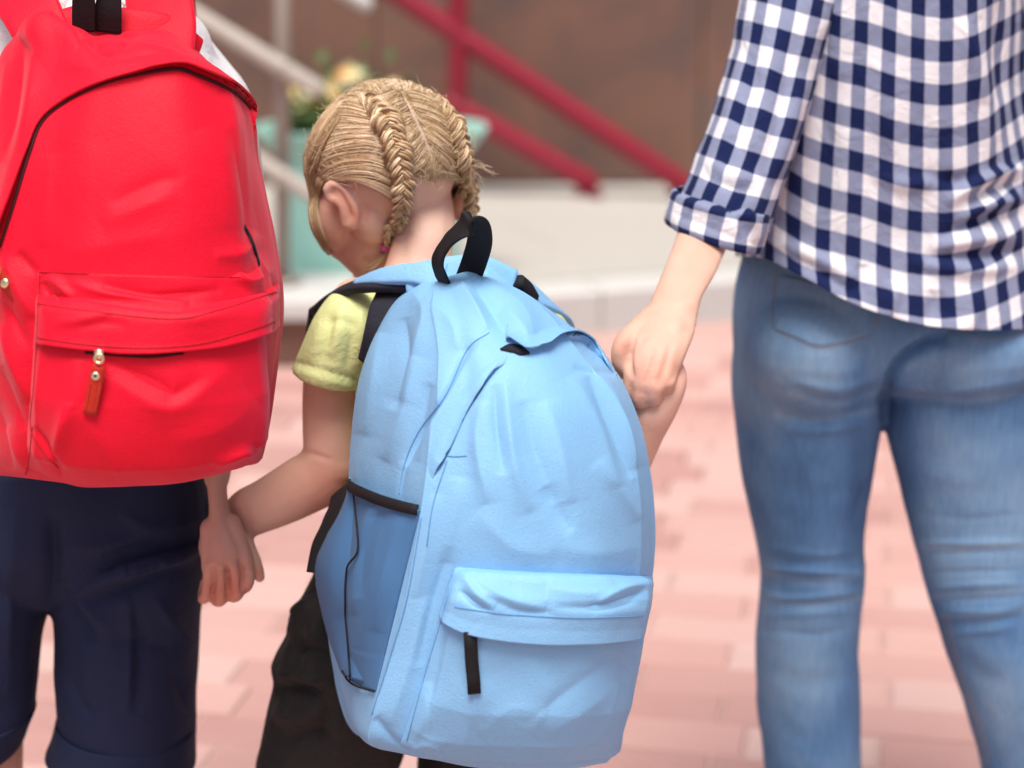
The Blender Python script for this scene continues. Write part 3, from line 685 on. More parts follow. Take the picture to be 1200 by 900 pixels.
# ---- light blue backpack
rows = [
 [(488,332,1.835),(506,330,1.800),(532,322,1.788),(552,318,1.792),(570,322,1.806),(590,330,1.835)],
 [(462,356,1.825),(510,356,1.748),(548,352,1.730),(582,350,1.738),(612,350,1.772),(634,358,1.825)],
 [(440,400,1.805),(514,404,1.696),(568,404,1.676),(620,402,1.688),(662,396,1.740),(682,396,1.81)],
 [(424,455,1.785),(512,462,1.658),(580,462,1.640),(650,462,1.654),(708,452,1.715),(726,446,1.80)],
 [(416,525,1.770),(502,536,1.632),(590,540,1.614),(675,538,1.634),(740,526,1.702),(752,516,1.785)],
 [(409,592,1.765),(493,604,1.618),(590,612,1.602),(685,612,1.622),(750,602,1.692),(763,592,1.775)],
 [(378,664,1.772),(478,690,1.612),(585,695,1.598),(690,695,1.620),(747,684,1.688),(761,672,1.77)],
 [(389,744,1.775),(459,764,1.612),(575,775,1.598),(672,776,1.620),(728,766,1.686),(742,754,1.765)],
 [(400,812,1.775),(438,836,1.610),(565,852,1.600),(655,854,1.618),(716,850,1.690),(729,838,1.765)],
 [(418,858,1.775),(436,872,1.620),(565,897,1.612),(645,900,1.628),(712,892,1.690),(724,880,1.765)],
 [(450,870,1.78),(470,882,1.660),(560,898,1.650),(640,900,1.664),(700,891,1.715),(714,880,1.77)]]
gb = bag_net(rows, 400, 280, sharp=.06); Vc, Fc = close_grid(gb)
N_ = vnormals(Vc, quads(Fc)); Vc = cloth_noise(Vc, N_, .0012, 14, 11)
Vc = sculpt(Vc, Fc, [
 ([(482,340),(500,370),(486,420),(470,470)], 12, 6), ([(474,372),(478,420),(462,480)], 8, -5), ([(446,390),(440,440),(428,510)], 12, 4), ([(500,350),(530,380),(536,410)], 12, 4), ([(492,420),(476,480),(452,540)], 10, 4), ([(505,450),(490,500),(474,545)], 6, -4),
 ([(540,330),(560,365),(572,386)], 6, 5), ([(552,326),(580,366),(600,400)], 9, -6), ([(566,326),(610,366),(626,410)], 14, 5), ([(600,340),(640,370),(690,404)], 12, 4), ([(590,362),(612,392),(618,412)], 7, 4),
 ([(573,389),(548,408),(522,462),(490,506),(474,544),(468,580)], 3.2, -5, 'r'), ([(566,402),(540,440),(512,490),(490,540)], 7, 3),
 ([(590,424),(566,448),(542,484),(522,528),(506,562)], 3.0, -5, 'r'),
 ([(592,440),(594,480),(602,540),(614,580),(622,600)], 8, 5), ([(580,450),(582,500),(590,556)], 6, -4.5), ([(612,470),(628,530),(652,590)], 9, -4), ([(640,470),(656,530),(668,590)], 10, 4), ([(564,470),(560,520),(572,590)], 9, 4),
 ([(700,420),(726,480),(748,548)], 8, 5), ([(690,440),(716,500),(740,560)], 7, -5), ([(670,440),(700,500),(722,570)], 10, 4), ([(672,430),(700,436),(720,440)], 4, -3), ([(700,540),(736,590),(748,610)], 8, 3),
 ([(640,570),(662,612),(672,620)], 8, -4), ([(560,600),(600,640),(650,650)], 16, 3), ([(540,560),(530,620),(524,660)], 12, 3.5), ([(640,640),(700,648),(750,640)], 16, 2.5),
 ([(512,580),(500,640),(488,700)], 8, 3.5), ([(528,640),(508,700),(490,780)], 6, -3), ([(500,700),(480,780),(456,850)], 8, 3), ([(470,870),(500,880),(520,876)], 7, 4), ([(440,840),(460,868),(480,880)], 5, -4),
 ([(388,790),(404,840),(440,876)], 10, 3), ([(420,600),(400,660),(404,720)], 14, 3), ([(460,610),(450,680),(430,760)], 14, 3)], power=1.15, widen=1.15, crisp=1.35)
blue = thing('backpack', 'light blue fabric backpack with black carry loop and mesh side pocket worn by the girl', 'backpack', P(590, 895, 1.72).tolist())
obj('main_body', Vc, Fc, 'blue_nylon', blue)
T1 = Surf(Vc, Fc)
# rain flap, left run and right run with the zip showing between
Vf, Ff = patch(T1, [(606,400),(588,410),(566,424),(546,442),(526,470),(508,504),(492,546)], [(592,426),(580,436),(566,450),(553,468),(540,490),(524,526),(507,562)], lambda u, v: -.0008 + .0068 * v ** 1.5 * np.clip(np.minimum(u, 1 - u) * 8 + .1, 0, 1), 90, 16, back=.0018)
obj('rain_flap', Vf, Ff, 'blue_nylon', blue)
Vf, Ff = patch(T1, [(596,372),(620,388),(644,380),(668,378),(694,388),(716,410),(738,446)], [(592,400),(618,414),(634,408),(654,397),(674,396),(694,410),(722,442)], lambda u, v: -.0008 + .0105 * v ** 1.4 * np.clip((1 - u) * 3, 0, 1) * np.clip(u * 12 + .5, 0, 1), 110, 18, back=.0018)
obj('rain_flap', Vf, Ff, 'blue_nylon', blue)
obj('zip_gap', *band(T1, [(586,410),(602,409),(620,415)], np.interp(np.linspace(0, 1, 20), [0, .3, .7, 1], [.001, .009, .010, .002]), .0012, 20, .0012), 'dark_lining', blue)
# front pocket
ptop = [(533,664),(587,668),(651,671),(740,674),(764,676)]; pbot = [(470,872),(520,888),(600,894),(660,894),(722,886)]
def hb(u, v):
    e = np.clip(np.minimum(u, 1 - u) * 10, 0, 1) ** .6; b = np.clip((1 - v) * 8, 0, 1) ** .6
    return .001 + np.interp(v, [0, .04, .15, .35, .7, 1], [.001, .008, .017, .019, .019, .008]) * e * b
Vp, Fp = patch(T1, ptop, pbot, hb, 150, 130, back=.003, wob=.001, seed=8)
Vp = sculpt(Vp, Fp, [([(500,800),(498,840),(484,876)], 8, 3), ([(520,740),(505,810),(500,870)], 7, -3), ([(560,760),(556,820),(540,880)], 16, 3), ([(640,860),(700,820),(730,780)], 14, 3), ([(610,850),(680,800),(720,770)], 10, -2.5), ([(560,860),(600,830),(640,840)], 16, 2.5), ([(700,880),(712,840),(722,800)], 8, 3), ([(620,770),(640,820),(620,860)], 18, 2.5), ([(482,880),(500,872),(520,880)], 6, 4)], power=.9, crisp=1.4)
obj('front_pocket', Vp, Fp, 'blue_nylon', blue)
mb = MB(); mb.add(Vc, Fc); mb.add(Vp, Fp); V3, F3, _ = mb.arrays(); T2 = Surf(V3, F3)
ftop = [(533,666),(587,669),(651,672),(740,675),(768,680)]; fbot = [(516,722),(545,739),(587,748),(640,752),(694,751),(730,748),(754,742)]
Vq, Fq = patch(T2, ftop, fbot, lambda u, v: np.interp(v, [0, .08, .4, .8, 1], [.0, .005, .0085, .0075, .0085]) * np.clip(np.minimum(u + .015, 1.015 - u) * 14, .15, 1), 150, 50, back=.002)
Vq = sculpt(Vq, Fq, [([(542,672),(556,694),(580,712)], 6, 4.5), ([(538,690),(556,708),(576,716)], 4, -4), ([(556,676),(590,700),(640,712)], 8, 4), ([(570,700),(610,716),(650,718)], 6, -3), ([(700,706),(730,690),(764,684)], 6, 4.5), ([(690,714),(730,704),(756,690)], 4, -4), ([(640,690),(690,696),(720,686)], 10, 3), ([(650,712),(700,712),(750,704)], 5, -2.5)], power=1.1, crisp=1.4)
obj('pocket_flap', Vq, Fq, 'blue_nylon', blue)
mb.add(Vq, Fq); V3, F3, _ = mb.arrays(); T3 = Surf(V3, F3)
sm = MB()
for ln in ([(533,664),(587,668),(651,671),(757,675)], [(533,711),(570,717),(609,721),(680,724),(753,722)], [(532,667),(522,710),(498,791),(477,868)], [(522,534),(534,535),(547,534)], [(573,390),(548,409),(522,463),(490,507),(474,545),(468,580)], [(494,606),(478,697),(460,761),(436,838)], [(524,540),(508,590),(500,640)]):
    obj('stitching', *seam(T3, ln, .0006, 70), 'blue_thread', blue)
path = P(np.array([551,552,553,555,556.]), np.array([740,758,776,796,813.]), T3.hit(552,748)[0][1] - .006)
t = obj('zip_tab', *ribbon(path, np.tile(np.array([.15, -1, .1]), (5, 1)), .0115, .0022), 'black_webbing', blue)
# mesh side pocket
Vm, Fm = patch(T1, [(416,567),(440,576),(466,586),(493,598)], [(404,786),(414,799),(428,806),(441,810)], lambda u, v: .001 + .013 * np.sin(math.pi * np.clip(u, 0, 1)) ** .7 * (.35 + .65 * (1 - v)) * np.clip((1 - v) * 6, 0, 1), 70, 110, back=.001)
# widen the left side of the net with the bag
Vm = sculpt(Vm, Fm, [([(449,595),(430,640),(420,700)], 6, -4), ([(440,590),(424,640),(414,720)], 6, 4), ([(470,600),(456,660),(440,740)], 10, 4)])
obj('mesh_pocket', Vm, Fm, 'blue_mesh', blue); mb.add(Vm, Fm)
Vm, Fm = patch(T1, [(412,567),(399,600),(374,640),(367,664),(376,712),(385,744),(400,786)], [(424,572),(428,620),(424,650),(420,680),(420,720),(424,760),(430,800)], lambda u, v: .0012 + .006 * np.sin(math.pi * v), 60, 26, back=.001)
obj('mesh_pocket_side', Vm, Fm, 'blue_mesh', blue)
mb.add(Vm, Fm); V3, F3, _ = mb.arrays(); T4 = Surf(V3, F3)
bp_, bn_ = T1.line([(413,567),(440,577),(466,588),(492,598)], 30, 0, 6); obj('pocket_binding', *ribbon(bp_ + bn_ * (.003 + .0135 * np.sin(math.pi * np.linspace(0, 1, 30)) ** .7)[:, None], bn_, .0095, .003), 'black_webbing', blue)
bd = MB()
for ln in ([(404,786),(414,800),(441,811)], [(417,578),(422,642),(409,667),(407,710),(411,761),(413,796)], [(446,612),(438,626),(430,644)]): obj('mesh_trim', *seam(T4, ln, .0010, 50, .0024), 'dark_lining', blue)
# straps, yoke and carry loop
strap('shoulder_strap', blue, [(505,336,1.835),(470,331,1.842),(430,333,1.86),(398,343,1.90),(372,362,1.95)], [.028,.024,.022,.020,.018], 'strap_pad', .010, 40, (0,-.6,1))
strap('strap_cover', blue, [(520,326,1.815),(490,321,1.826),(450,324,1.845),(418,332,1.868)], [.030,.022,.018,.006], 'blue_nylon', .010, 40, (0,-.9,.7))
strap('strap_anchor', blue, [(462,334,1.858),(452,360,1.838),(440,392,1.829),(428,424,1.838)], [.034,.032,.024,.016], 'strap_pad', .007, 30, (-.5,-1,.2))
strap('shoulder_strap', blue, [(372,362,1.95),(372,400,2.02),(388,480,2.03),(400,560,1.97),(398,600,1.88),(400,650,1.80)], [.018,.03,.035,.025,.022,.022], 'strap_pad', .009, 50, (-.4,1,.1))
strap('strap_webbing', blue, [(398,575,1.86),(391,600,1.83),(381,632,1.80),(373,672,1.785)], [.026,.028,.028], 'black_webbing', .003, 30, (-.6,-1,.1))
strap('shoulder_strap', blue, [(565,326,1.81),(590,330,1.828),(620,342,1.86),(645,360,1.91),(660,400,2.0),(660,500,2.0),(700,620,1.85)], [.045,.04,.036,.036,.04,.035,.025], 'blue_nylon', .010, 60, (0.1,-.7,.8))
strap('strap_buckle', blue, [(606,329,1.825),(615,338,1.835),(623,350,1.845)], [.012,.014,.012], 'black_webbing', .014, 14, (.2,-.8,.6))
strap('back_yoke', blue, [(478,330,1.832),(520,324,1.825),(560,321,1.825),(600,334,1.832)], [.03,.036,.036,.03], 'blue_nylon', .016, 40, (0,-1,.5))
q = curve(np.array([(527,338,1.790),(518,325,1.781),(514,306,1.772),(524,284,1.762),(543,266,1.752),(554,259,1.748),(561,267,1.755),(562,284,1.770),(556,306,1.786),(548,328,1.794)], float), 70)
p_ = P(q[:, 0], q[:, 1], q[:, 2]); T, _, _ = frame_path(p_); k = np.linspace(0, 1, 70)
sd = np.stack([np.interp(k, [0, .3, .5, .62, .75, 1], [.35, .40, .8, 1, 1, 1]), np.interp(k, [0, .3, .5, .62, .75, 1], [-1, -.9, -.55, -.25, -.35, -.3]), np.interp(k, [0, .3, .5, .7, 1], [.2, .35, .35, -.05, .18])], 1)
sd -= T * (sd * T).sum(1, keepdims=True); sd /= np.linalg.norm(sd, axis=1, keepdims=True); nn_ = np.cross(T, sd)
obj('carry_loop', *rings_tube(p_, sd * .0118, nn_ * .0016, 16, ex=5, smooth=False), 'black_webbing', blue)
# ------------------------------------------------------------------ people helpers
def head_parts(c, f, up, s=1.0):
    """skull, jaw, nose, lips and cheeks about a centre; f looks ahead"""
    f = np.array(f, float); f /= np.linalg.norm(f); up = np.array(up, float); up -= f * (up @ f); up /= np.linalg.norm(up); r_ = np.cross(f, up)
    L = lambda x, y, z: np.array(c) + (r_ * x + f * y + up * z) * s
    E = lambda x, y, z, a_, b_, d_: ellipsoid(L(x, y, z), [r_ * a_ * s, f * b_ * s, up * d_ * s])
    pr = [E(0, -.010, .022, .070, .084, .074), E(0, .030, -.035, .054, .050, .062), E(0, .050, -.078, .026, .026, .022), E(.030, .042, -.040, .028, .030, .032), E(-.030, .042, -.040, .028, .030, .032),
          E(0, .082, -.028, .009, .014, .012), E(0, .078, -.008, .007, .010, .024), E(.008, .080, -.031, .006, .007, .006), E(-.008, .080, -.031, .006, .007, .006), E(0, .076, -.053, .018, .009, .006), E(0, .074, -.062, .016, .009, .006),
          E(.028, .064, .012, .022, .012, .007), E(-.028, .064, .012, .022, .012, .007), E(0, .062, .035, .05, .016, .03)]
    eyes = [(L(sx * .028, .069, -.004), L(sx * .028, .078, -.004)) for sx in (-1, 1)]
    return pr, L, (r_, f, up), eyes
def add_eyes(eyes, parent, f):
    for e, q in eyes:
        o = obj('eye', *ellipsoid(e, np.eye(3) * .0115, 14, 10), 'eye_white', parent); obj('iris', *disc(e + np.array(f) * .0095, f, .005, .0022, 14), 'eye_iris', o)
def ear(pts, rim, lobe=.006):
    """helix arc, back plate and lobe from traced points (px,py,Y)"""
    q = P(*np.array(pts, float).T); pr = [chain(q, rim, 10, 30)]
    c = q.mean(0); pr.append(chain([q[0], c, q[-1]], [.005, .007, .006], 10, 14)); return pr
def hand(wrist, palm, knuckles, fingers, thumb, rw=(.024, .012), rf=.0075, n_up=None):
    """palm lofted from wrist to knuckle row, five jointed fingers; all points in the place"""
    wr, kn = np.array(wrist, float), np.array(knuckles, float)
    pr = []
    for k in range(4):
        pr.append(chain([wr * .75 + kn[k] * .25 + (kn[k] - kn.mean(0)) * .25, (wr + kn[k]) / 2 + (kn[k] - kn.mean(0)) * .15, kn[k]], [rw[1] * 1.05, rw[1], rf * 1.15], 12, 12))
        fp = np.vstack([kn[k][None], np.array(fingers[k], float)]); L = len(fp)
        pr.append(chain(fp, np.linspace(rf * 1.08, rf * .82, L) * (.86 if k == 3 else 1), 12, 22))
    th = np.array(thumb, float); pr.append(chain(th, np.linspace(rf * 1.5, rf * .95, len(th)), 12, 22))
    return pr
def skin_obj(parts, mat, parent, voxel=.0026, strokes=(), smooth=5, flush=(), name='body'):
    V, Fq = remesh(parts, voxel, smooth)
    V = sculpt(V, Fq, strokes) if strokes else V
    px_, py_ = proj(V); fl = np.zeros(len(V))
    for (x, y, r_, a_) in flush: fl += a_ * np.exp(-((px_ - x) ** 2 + (py_ - y) ** 2) / r_ ** 2)
    return obj(name, V, Fq, mat, parent, attr={'flush': np.clip(fl, 0, 1)}), V, Fq
def shoe(parent, x, y, ang=0.0, L=.19, W=.07):
    ca_, sa_ = math.cos(ang), math.sin(ang)
    def tr(V): V = np.asarray(V); return np.c_[V[:, 0] * ca_ - V[:, 1] * sa_ + x, V[:, 0] * sa_ + V[:, 1] * ca_ + y, V[:, 2]]
    ys = np.array([-.30, -.26, -.1, .15, .45, .62, .68]) * L; w_ = np.array([.35, .75, .9, .95, 1.05, .8, .3]) * W / 2; hh = np.array([.05, .075, .085, .07, .045, .035, .025]) * (L / .19)
    V, Fs = rings_tube(np.c_[np.zeros(7), ys, hh / 2 + .012], np.c_[w_, np.zeros(7), np.zeros(7)], np.c_[np.zeros(7), np.zeros(7), hh / 2], 20, 30, 2.6)
    s_ = obj('shoe', tr(V), Fs, 'shoe_canvas', parent)
    V, Fs = rings_tube([(0, .19 * L, .001), (0, .19 * L, .008), (0, .19 * L, .022)], [(W * .54, 0, 0)] * 3, [(0, L * .5, 0)] * 3, 28, ex=2.8, smooth=False)
    obj('sole', tr(V), Fs, 'shoe_rubber', s_)
def garment(parts, voxel, mat, name, parent, strokes=(), smooth=6, namp=.002, nsc=18, attr=None, seed=0, power=1.0, crisp=2.0):
    V, Fq = remesh(parts, voxel, smooth); N_ = vnormals(V, Fq); V = cloth_noise(V, N_, namp, nsc, seed)
    V = sculpt(V, Fq, strokes, power=power, crisp=crisp) if strokes else V
    return obj(name, V, Fq, mat, parent, attr=attr(V) if attr else None), V, Fq

# ------------------------------------------------------------------ the girl
gb_ = P(500, 700, 1.93); girl = thing('person', 'small girl with blond braids in pale yellow t-shirt and dark trousers wearing blue backpack', 'person', (gb_[0], 1.95, 0))
HC = P(452, 214, 1.985); hf = np.array([-.43, .85, -.36]); hu = np.array([-.10, .30, 1.0])
hp_, HL, (hr, hfd, hud), eyes = head_parts(HC, hf, hu, 1.0)
Yn = 1.935
parts = list(hp_)
parts.append(limb([(436,345,545,345,1.93,.085), (446,322,532,322,1.925,.074), (456,295,530,298,1.936,.070), (460,262,534,266,1.950,.074), (466,230,530,232,1.972,.07), (470,205,525,205,1.99,.05)]))           # neck
parts.append(limb([(470,330,500,330,1.93,.06), (400,352,630,366,1.925,.10), (405,400,640,420,1.92,.13), (430,520,640,530,1.92,.14), (440,650,630,650,1.93,.12), (430,740,630,740,1.94,.12)], 30))  # torso
# left arm to the boy's hand
parts.append(chain(P(np.array([420,405,390,386,388.]), np.array([360,385,440,500,545.]), np.array([1.92,1.91,1.905,1.90,1.895])), [.030,.031,.029,.027,.0265], 18, 30))
parts.append(limb([(362,440,416,452,1.90,.050), (361,480,418,490,1.897,.050), (357,515,417,530,1.895,.051), (352,530,414,562,1.895,.052), (336,540,400,584,1.895,.052), (318,552,368,601,1.895,.051), (296,566,338,614,1.893,.047), (280,574,310,624,1.89,.042), (268,584,290,632,1.893,.036), (256,600,276,642,1.900,.032)], 24, m=60))
gh_w = P(266, 616, 1.898)
gk = [P(254, 634, 1.893), P(262, 646, 1.897), P(271, 655, 1.90), P(279, 660, 1.902)]
gf = [[P(246,660,1.888), P(250,678,1.882), P(258,676,1.876)], [P(256,672,1.892), P(260,686,1.885), P(268,680,1.878)], [P(270,680,1.895), P(276,690,1.888), P(280,680,1.880)], [P(284,676,1.897), P(290,684,1.892), P(290,676,1.885)]]
parts += hand(gh_w, None, gk, gf, [P(284,626,1.885), P(291,644,1.873), P(299,660,1.868), P(304,676,1.868)], (.018, .011), .0064)
# right arm up to the woman's hand
parts.append(chain(P(np.array([615,650,690,716,728.]), np.array([400,445,505,540,545.]), np.array([1.90,1.885,1.875,1.87,1.865])), [.030,.029,.027,.026,.026], 18, 30))
parts.append(limb([(684,556,736,590,1.868,.05), (706,530,756,560,1.866,.05), (726,492,776,516,1.860,.048), (737,474,788,494,1.855,.046), (750,460,799,470,1.855,.044), (760,444,805,450,1.858,.042), (764,430,804,434,1.864,.040), (768,422,797,420,1.872,.034)], 24, m=40))
kw = P(782, 432, 1.872); k2 = [P(752,436,1.888), P(755,426,1.892), P(759,416,1.894), P(764,408,1.894)]
parts += hand(kw, None, k2, [[P(738,432,1.89), P(729,426,1.886)], [P(740,422,1.894), P(728,414,1.888)], [P(744,412,1.896), P(733,406,1.89)], [P(750,404,1.898), P(742,398,1.892)]], [P(775,444,1.88), P(760,446,1.89), P(750,446,1.892)], (.018, .011), .006)
# legs
zz = lambda px, py, Y: P(px, py, Y)
kL = P(385, 880, 1.93); kR = P(560, 880, 1.96)
for kk, fx, fy in ((kL, kL[0] - .03, 1.96), (kR, kR[0] + .01, 2.06)):
    parts.append(worldlimb([(kk[0] + .04, 1.94, .52, .035, .04), (kk[0], kk[1], kk[2], .043, .045), (kk[0] * .5 + fx * .5, kk[1] * .5 + fy * .5 - .01, .22, .042, .043), (fx, fy, .09, .027, .03), (fx, fy + .01, .03, .028, .035)]))
# ear (seen from behind) and the far ear
EY = 1.925
parts += ear([(386,232,EY+.004), (384,221,EY+.002), (392,216,EY), (402,224,EY-.003), (411,238,EY-.004), (418,251,EY-.003), (415,262,EY-.001), (406,262,EY+.002)], [.0045,.0052,.0056,.0058,.006,.0062,.0066,.0055])
parts += [chain([P(396,228,EY+.004), P(404,240,EY+.006), P(408,256,EY+.006)], [.0065,.008,.007], 10, 14), chain([P(404,240,EY+.004), P(416,246,EY+.022)], [.008,.010], 10, 8)]
parts += [ellipsoid(P(395, 246, 1.974), [np.array([.022, 0, 0]), np.array([0, .034, 0]), np.array([0, 0, .042])]), ellipsoid(P(438, 244, 1.955), [np.array([.027, 0, 0]), np.array([0, .034, 0]), np.array([0, 0, .038])])]
er = HL(.074, -.005, -.018); parts += [ellipsoid(er, [hr * .008, hfd * .016, hud * .026])]
o, Vg, Fg = skin_obj(parts, 'child_skin', girl, .0024, [
 ([(386,222),(396,224),(406,240),(412,256)], 3.2, -3.0), ([(424,238),(426,252),(420,268)], 5, -2.5), ([(480,215),(476,260),(470,310)], 7, -2.0), ([(530,215),(528,260),(524,300)], 7, -1.5),
 ([(352,528),(372,534),(390,540)], 3, -1.8), ([(282,626),(292,640),(300,656)], 4, .8), ([(280,580),(290,602),(294,626)], 2.5, -1.0), ([(420,300),(440,318),(446,322)], 5, -2)],
 flush=[(400,236,16,.55), (418,252,12,.7), (545,235,14,.6), (380,580,34,.35), (405,560,26,.35), (290,610,20,.25), (800,440,18,.25), (300,672,10,.5), (400,300,30,.15), (270,690,24,.4), (727,404,10,.5)])
SG = Surf(Vg, Fg)
add_eyes(eyes, girl, hfd)
# t-shirt: torso with two short sleeves
sleeve = limb([(430,338,452,372,1.90,.075), (395,340,446,398,1.895,.090), (372,364,438,420,1.892,.092), (355,398,430,440,1.890,.090), (343,428,424,449,1.888,.086), (341,433,423,455,1.888,.086)], 28)
sl2 = limb([(590,372,626,338,1.90,.09), (606,410,652,362,1.89,.10), (630,440,676,394,1.885,.098), (650,465,700,424,1.88,.095)], 24)
tor = limb([(450,326,525,326,1.93,.09), (400,342,626,350,1.925,.12), (398,390,646,400,1.915,.155), (420,500,648,520,1.915,.165), (418,640,650,650,1.925,.165), (410,700,655,700,1.93,.165)], 36)
garment([sleeve, sl2, tor], .003, 'lime_cotton', 't_shirt', girl, [
 ([(400,352),(396,390),(386,420)], 6, 3), ([(414,356),(412,400),(404,440)], 6, -3), ([(424,360),(424,400),(418,440)], 6, 3), ([(376,376),(372,400),(362,424)], 7, 2.5), ([(388,366),(384,400),(374,430)], 5, -2.5), ([(346,424),(380,434),(422,445)], 2.2, -2.2, 'f'), ([(380,380),(400,376),(420,384)], 5, -2), ([(350,436),(384,446),(420,456)], 3, 1.5, 'f')], seed=20)
hem = MB(); o_ = girl
# trousers
tl = limb([(396,585,650,590,1.925,.17), (380,635,652,640,1.925,.18), (364,675,655,690,1.93,.185), (352,702,540,730,1.93,.18), (338,734,508,760,1.925,.16), (320,776,498,800,1.925,.15), (322,800,490,830,1.925,.145), (311,846,478,870,1.93,.14), (298,900,462,915,1.935,.135)], 34)
ls = lambda kk, fx, fy: worldlimb([(kk[0] + .005, kk[1], kk[2] + .03, .068, .068), (kk[0] - .002, kk[1] + .0, kk[2] - .06, .064, .066), (kk[0] * .5 + fx * .5, kk[1] * .5 + fy * .5, .20, .055, .058), (fx, fy, .075, .047, .052)])
tr2 = limb([(470,690,655,690,1.94,.17), (500,740,650,740,1.95,.165), (498,800,640,800,1.96,.15), (500,900,630,900,1.965,.14)], 30)
garment([tl, tr2, ls(kL, kL[0] - .03, 1.96), ls(kR, kR[0] + .01, 2.06)], .0035, 'charcoal_cotton', 'trousers', girl, [
 ([(372,700),(350,720),(334,742)], 10, 6), ([(340,770),(360,760),(390,770)], 7, -5), ([(324,790),(350,790),(390,800)], 7, 5), ([(322,808),(350,806),(380,815)], 6, -5), ([(320,830),(350,840),(380,830)], 10, 5), ([(330,870),(360,860),(400,870)], 10, -4),
 ([(385,690),(380,730),(390,760)], 8, -5), ([(370,720),(366,760),(372,800)], 9, 4), ([(400,800),(396,850),(400,890)], 10, 4), ([(360,880),(380,850),(390,820)], 7, -3)], namp=.006, nsc=17, seed=31, power=2.0, crisp=1.4)
shoe(girl, kL[0] - .03, 1.97, .2, .18, .07); shoe(girl, kR[0] + .01, 2.07, .1, .18, .07)

# ------------------------------------------------------------------ her hair
# scalp cap follows the skull a few millimetres out; hairline traced
cap = [ellipsoid(HL(0, -.010, .022), [hr * .0765, hfd * .0895, hud * .0765], 90, 70)]
Vh, Fh = cap[0]; Vh = np.asarray(Vh)
hx, hy = proj(Vh); rel = (Vh - HC); lf_ = rel @ hfd; lu = rel @ hud; lr = rel @ hr
Nh = vnormals(Vh, quads(Fh)); facing = ((CAM - Vh) * Nh).sum(1) > 0
def inside(px_, py_, poly):
    poly = np.asarray(poly, float); c = np.zeros(len(px_), bool); j = len(poly) - 1
    for i in range(len(poly)):
        k = (poly[i, 1] > py_) != (poly[j, 1] > py_)
        xx = (poly[j, 0] - poly[i, 0]) * (py_ - poly[i, 1]) / (poly[j, 1] - poly[i, 1] + 1e-12) + poly[i, 0]
        c ^= k & (px_ < xx); j = i
    return c
skinpoly = [(372,222),(384,212),(402,210),(430,216),(452,224),(468,214),(476,184),(490,176),(506,180),(522,176),(534,186),(546,226),(560,300),(440,360),(330,360)]
drop = (facing & inside(hx, hy, skinpoly)) | (~facing & ((lf_ > .038) & (lu < .045))) | ((lu < -.035) & ~facing)
keep = [f for f in Fh if not any(drop[i] for i in f)]
used = sorted({i for f in keep for i in f}); mp = {q: i for i, q in enumerate(used)}
Vh2 = Vh[used]; keep = [tuple(mp[i] for i in f) for f in keep]
hair = obj('hair', Vh2, keep, 'blond_hair', girl, attr={'tone': .38 + .15 * noise3(Vh2 * 60)})
SH = Surf(Vh, Fh)
strands = MB()
def strand(pts, r0, lift, tone, m=12, surf=SH):
    q = resample(pts, m); p_, n_ = surf.line(q, m, 0, 1)
    t = np.linspace(0, 1, m); p_ = p_ + n_ * (lift * (np.sin(math.pi * t) * .7 + .3))[:, None]
    T, N, Bn = frame_path(p_); rr_ = (r0 * (1 - .55 * np.abs(2 * t - 1) ** 2))[:, None]
    strands.add(*rings_tube(p_, N * rr_, Bn * rr_, 4, smooth=False), tone)
def field(guides, n, jit=2.0, r=(.00035, .0008), lift=(.0004, .003), tone=(.3, .95), surf=SH):
    n = int(n * 1.8); tone = (tone[0] - .1, tone[1] + .1)
    G = np.array([resample(g_, 10) for g_ in guides]); k = len(G)
    for _ in range(n):
        s_ = random.uniform(0, k - 1); i = min(int(s_), k - 2); f = s_ - i
        q = G[i] * (1 - f) + G[i + 1] * f; ph = random.uniform(0, 6.3)
        q = q + rng.normal(size=2) * jit * .6 + np.c_[np.sin(np.linspace(0, 5, 10) + ph), np.cos(np.linspace(0, 4, 10) + ph)] * jit * .45
        strand(q, random.uniform(*r), random.uniform(*lift), min(1, max(0, random.uniform(*tone))), 12, surf)
# side hair combed from forehead and temple up into the left braid
field([[(420,104),(428,108),(436,118)], [(396,118),(414,116),(438,126)], [(376,142),(402,128),(442,136)], [(364,168),(392,142),(450,150)], [(358,196),(384,160),(440,154),(456,164)], [(357,224),(376,182),(430,168),(462,182)], [(366,222),(388,198),(430,190),(466,202)], [(376,216),(402,204),(440,206),(470,222)]], 620, 2.2)
field([[(384,212),(410,207),(440,214),(468,226)], [(390,210),(420,210),(448,222),(470,240)]], 70, 2.0, tone=(.5, .95))
# hair in front of the ear hanging along the cheek
mbh = MB(); mbh.add(Vg, Fg); mbh.add(Vh, Fh); V3, F3, _ = mbh.arrays(); SGH = Surf(V3, F3)
field([[(400,114),(374,148),(358,196),(356,240),(366,282)], [(410,112),(384,146),(364,196),(360,240),(370,286)], [(420,112),(394,150),(370,200),(364,240),(374,290)]], 160, 1.6, lift=(.001, .006), tone=(.3, .9), surf=SGH)
for rep in range(2): field([[(356,190),(356,226),(360,262),(374,292)], [(361,196),(359,230),(364,266),(380,298)], [(370,204),(366,234),(371,266),(384,298)], [(380,212),(374,236),(377,264),(386,296)]], 210, 1.5, lift=(.001, .007), tone=(.3, .8), surf=SGH)
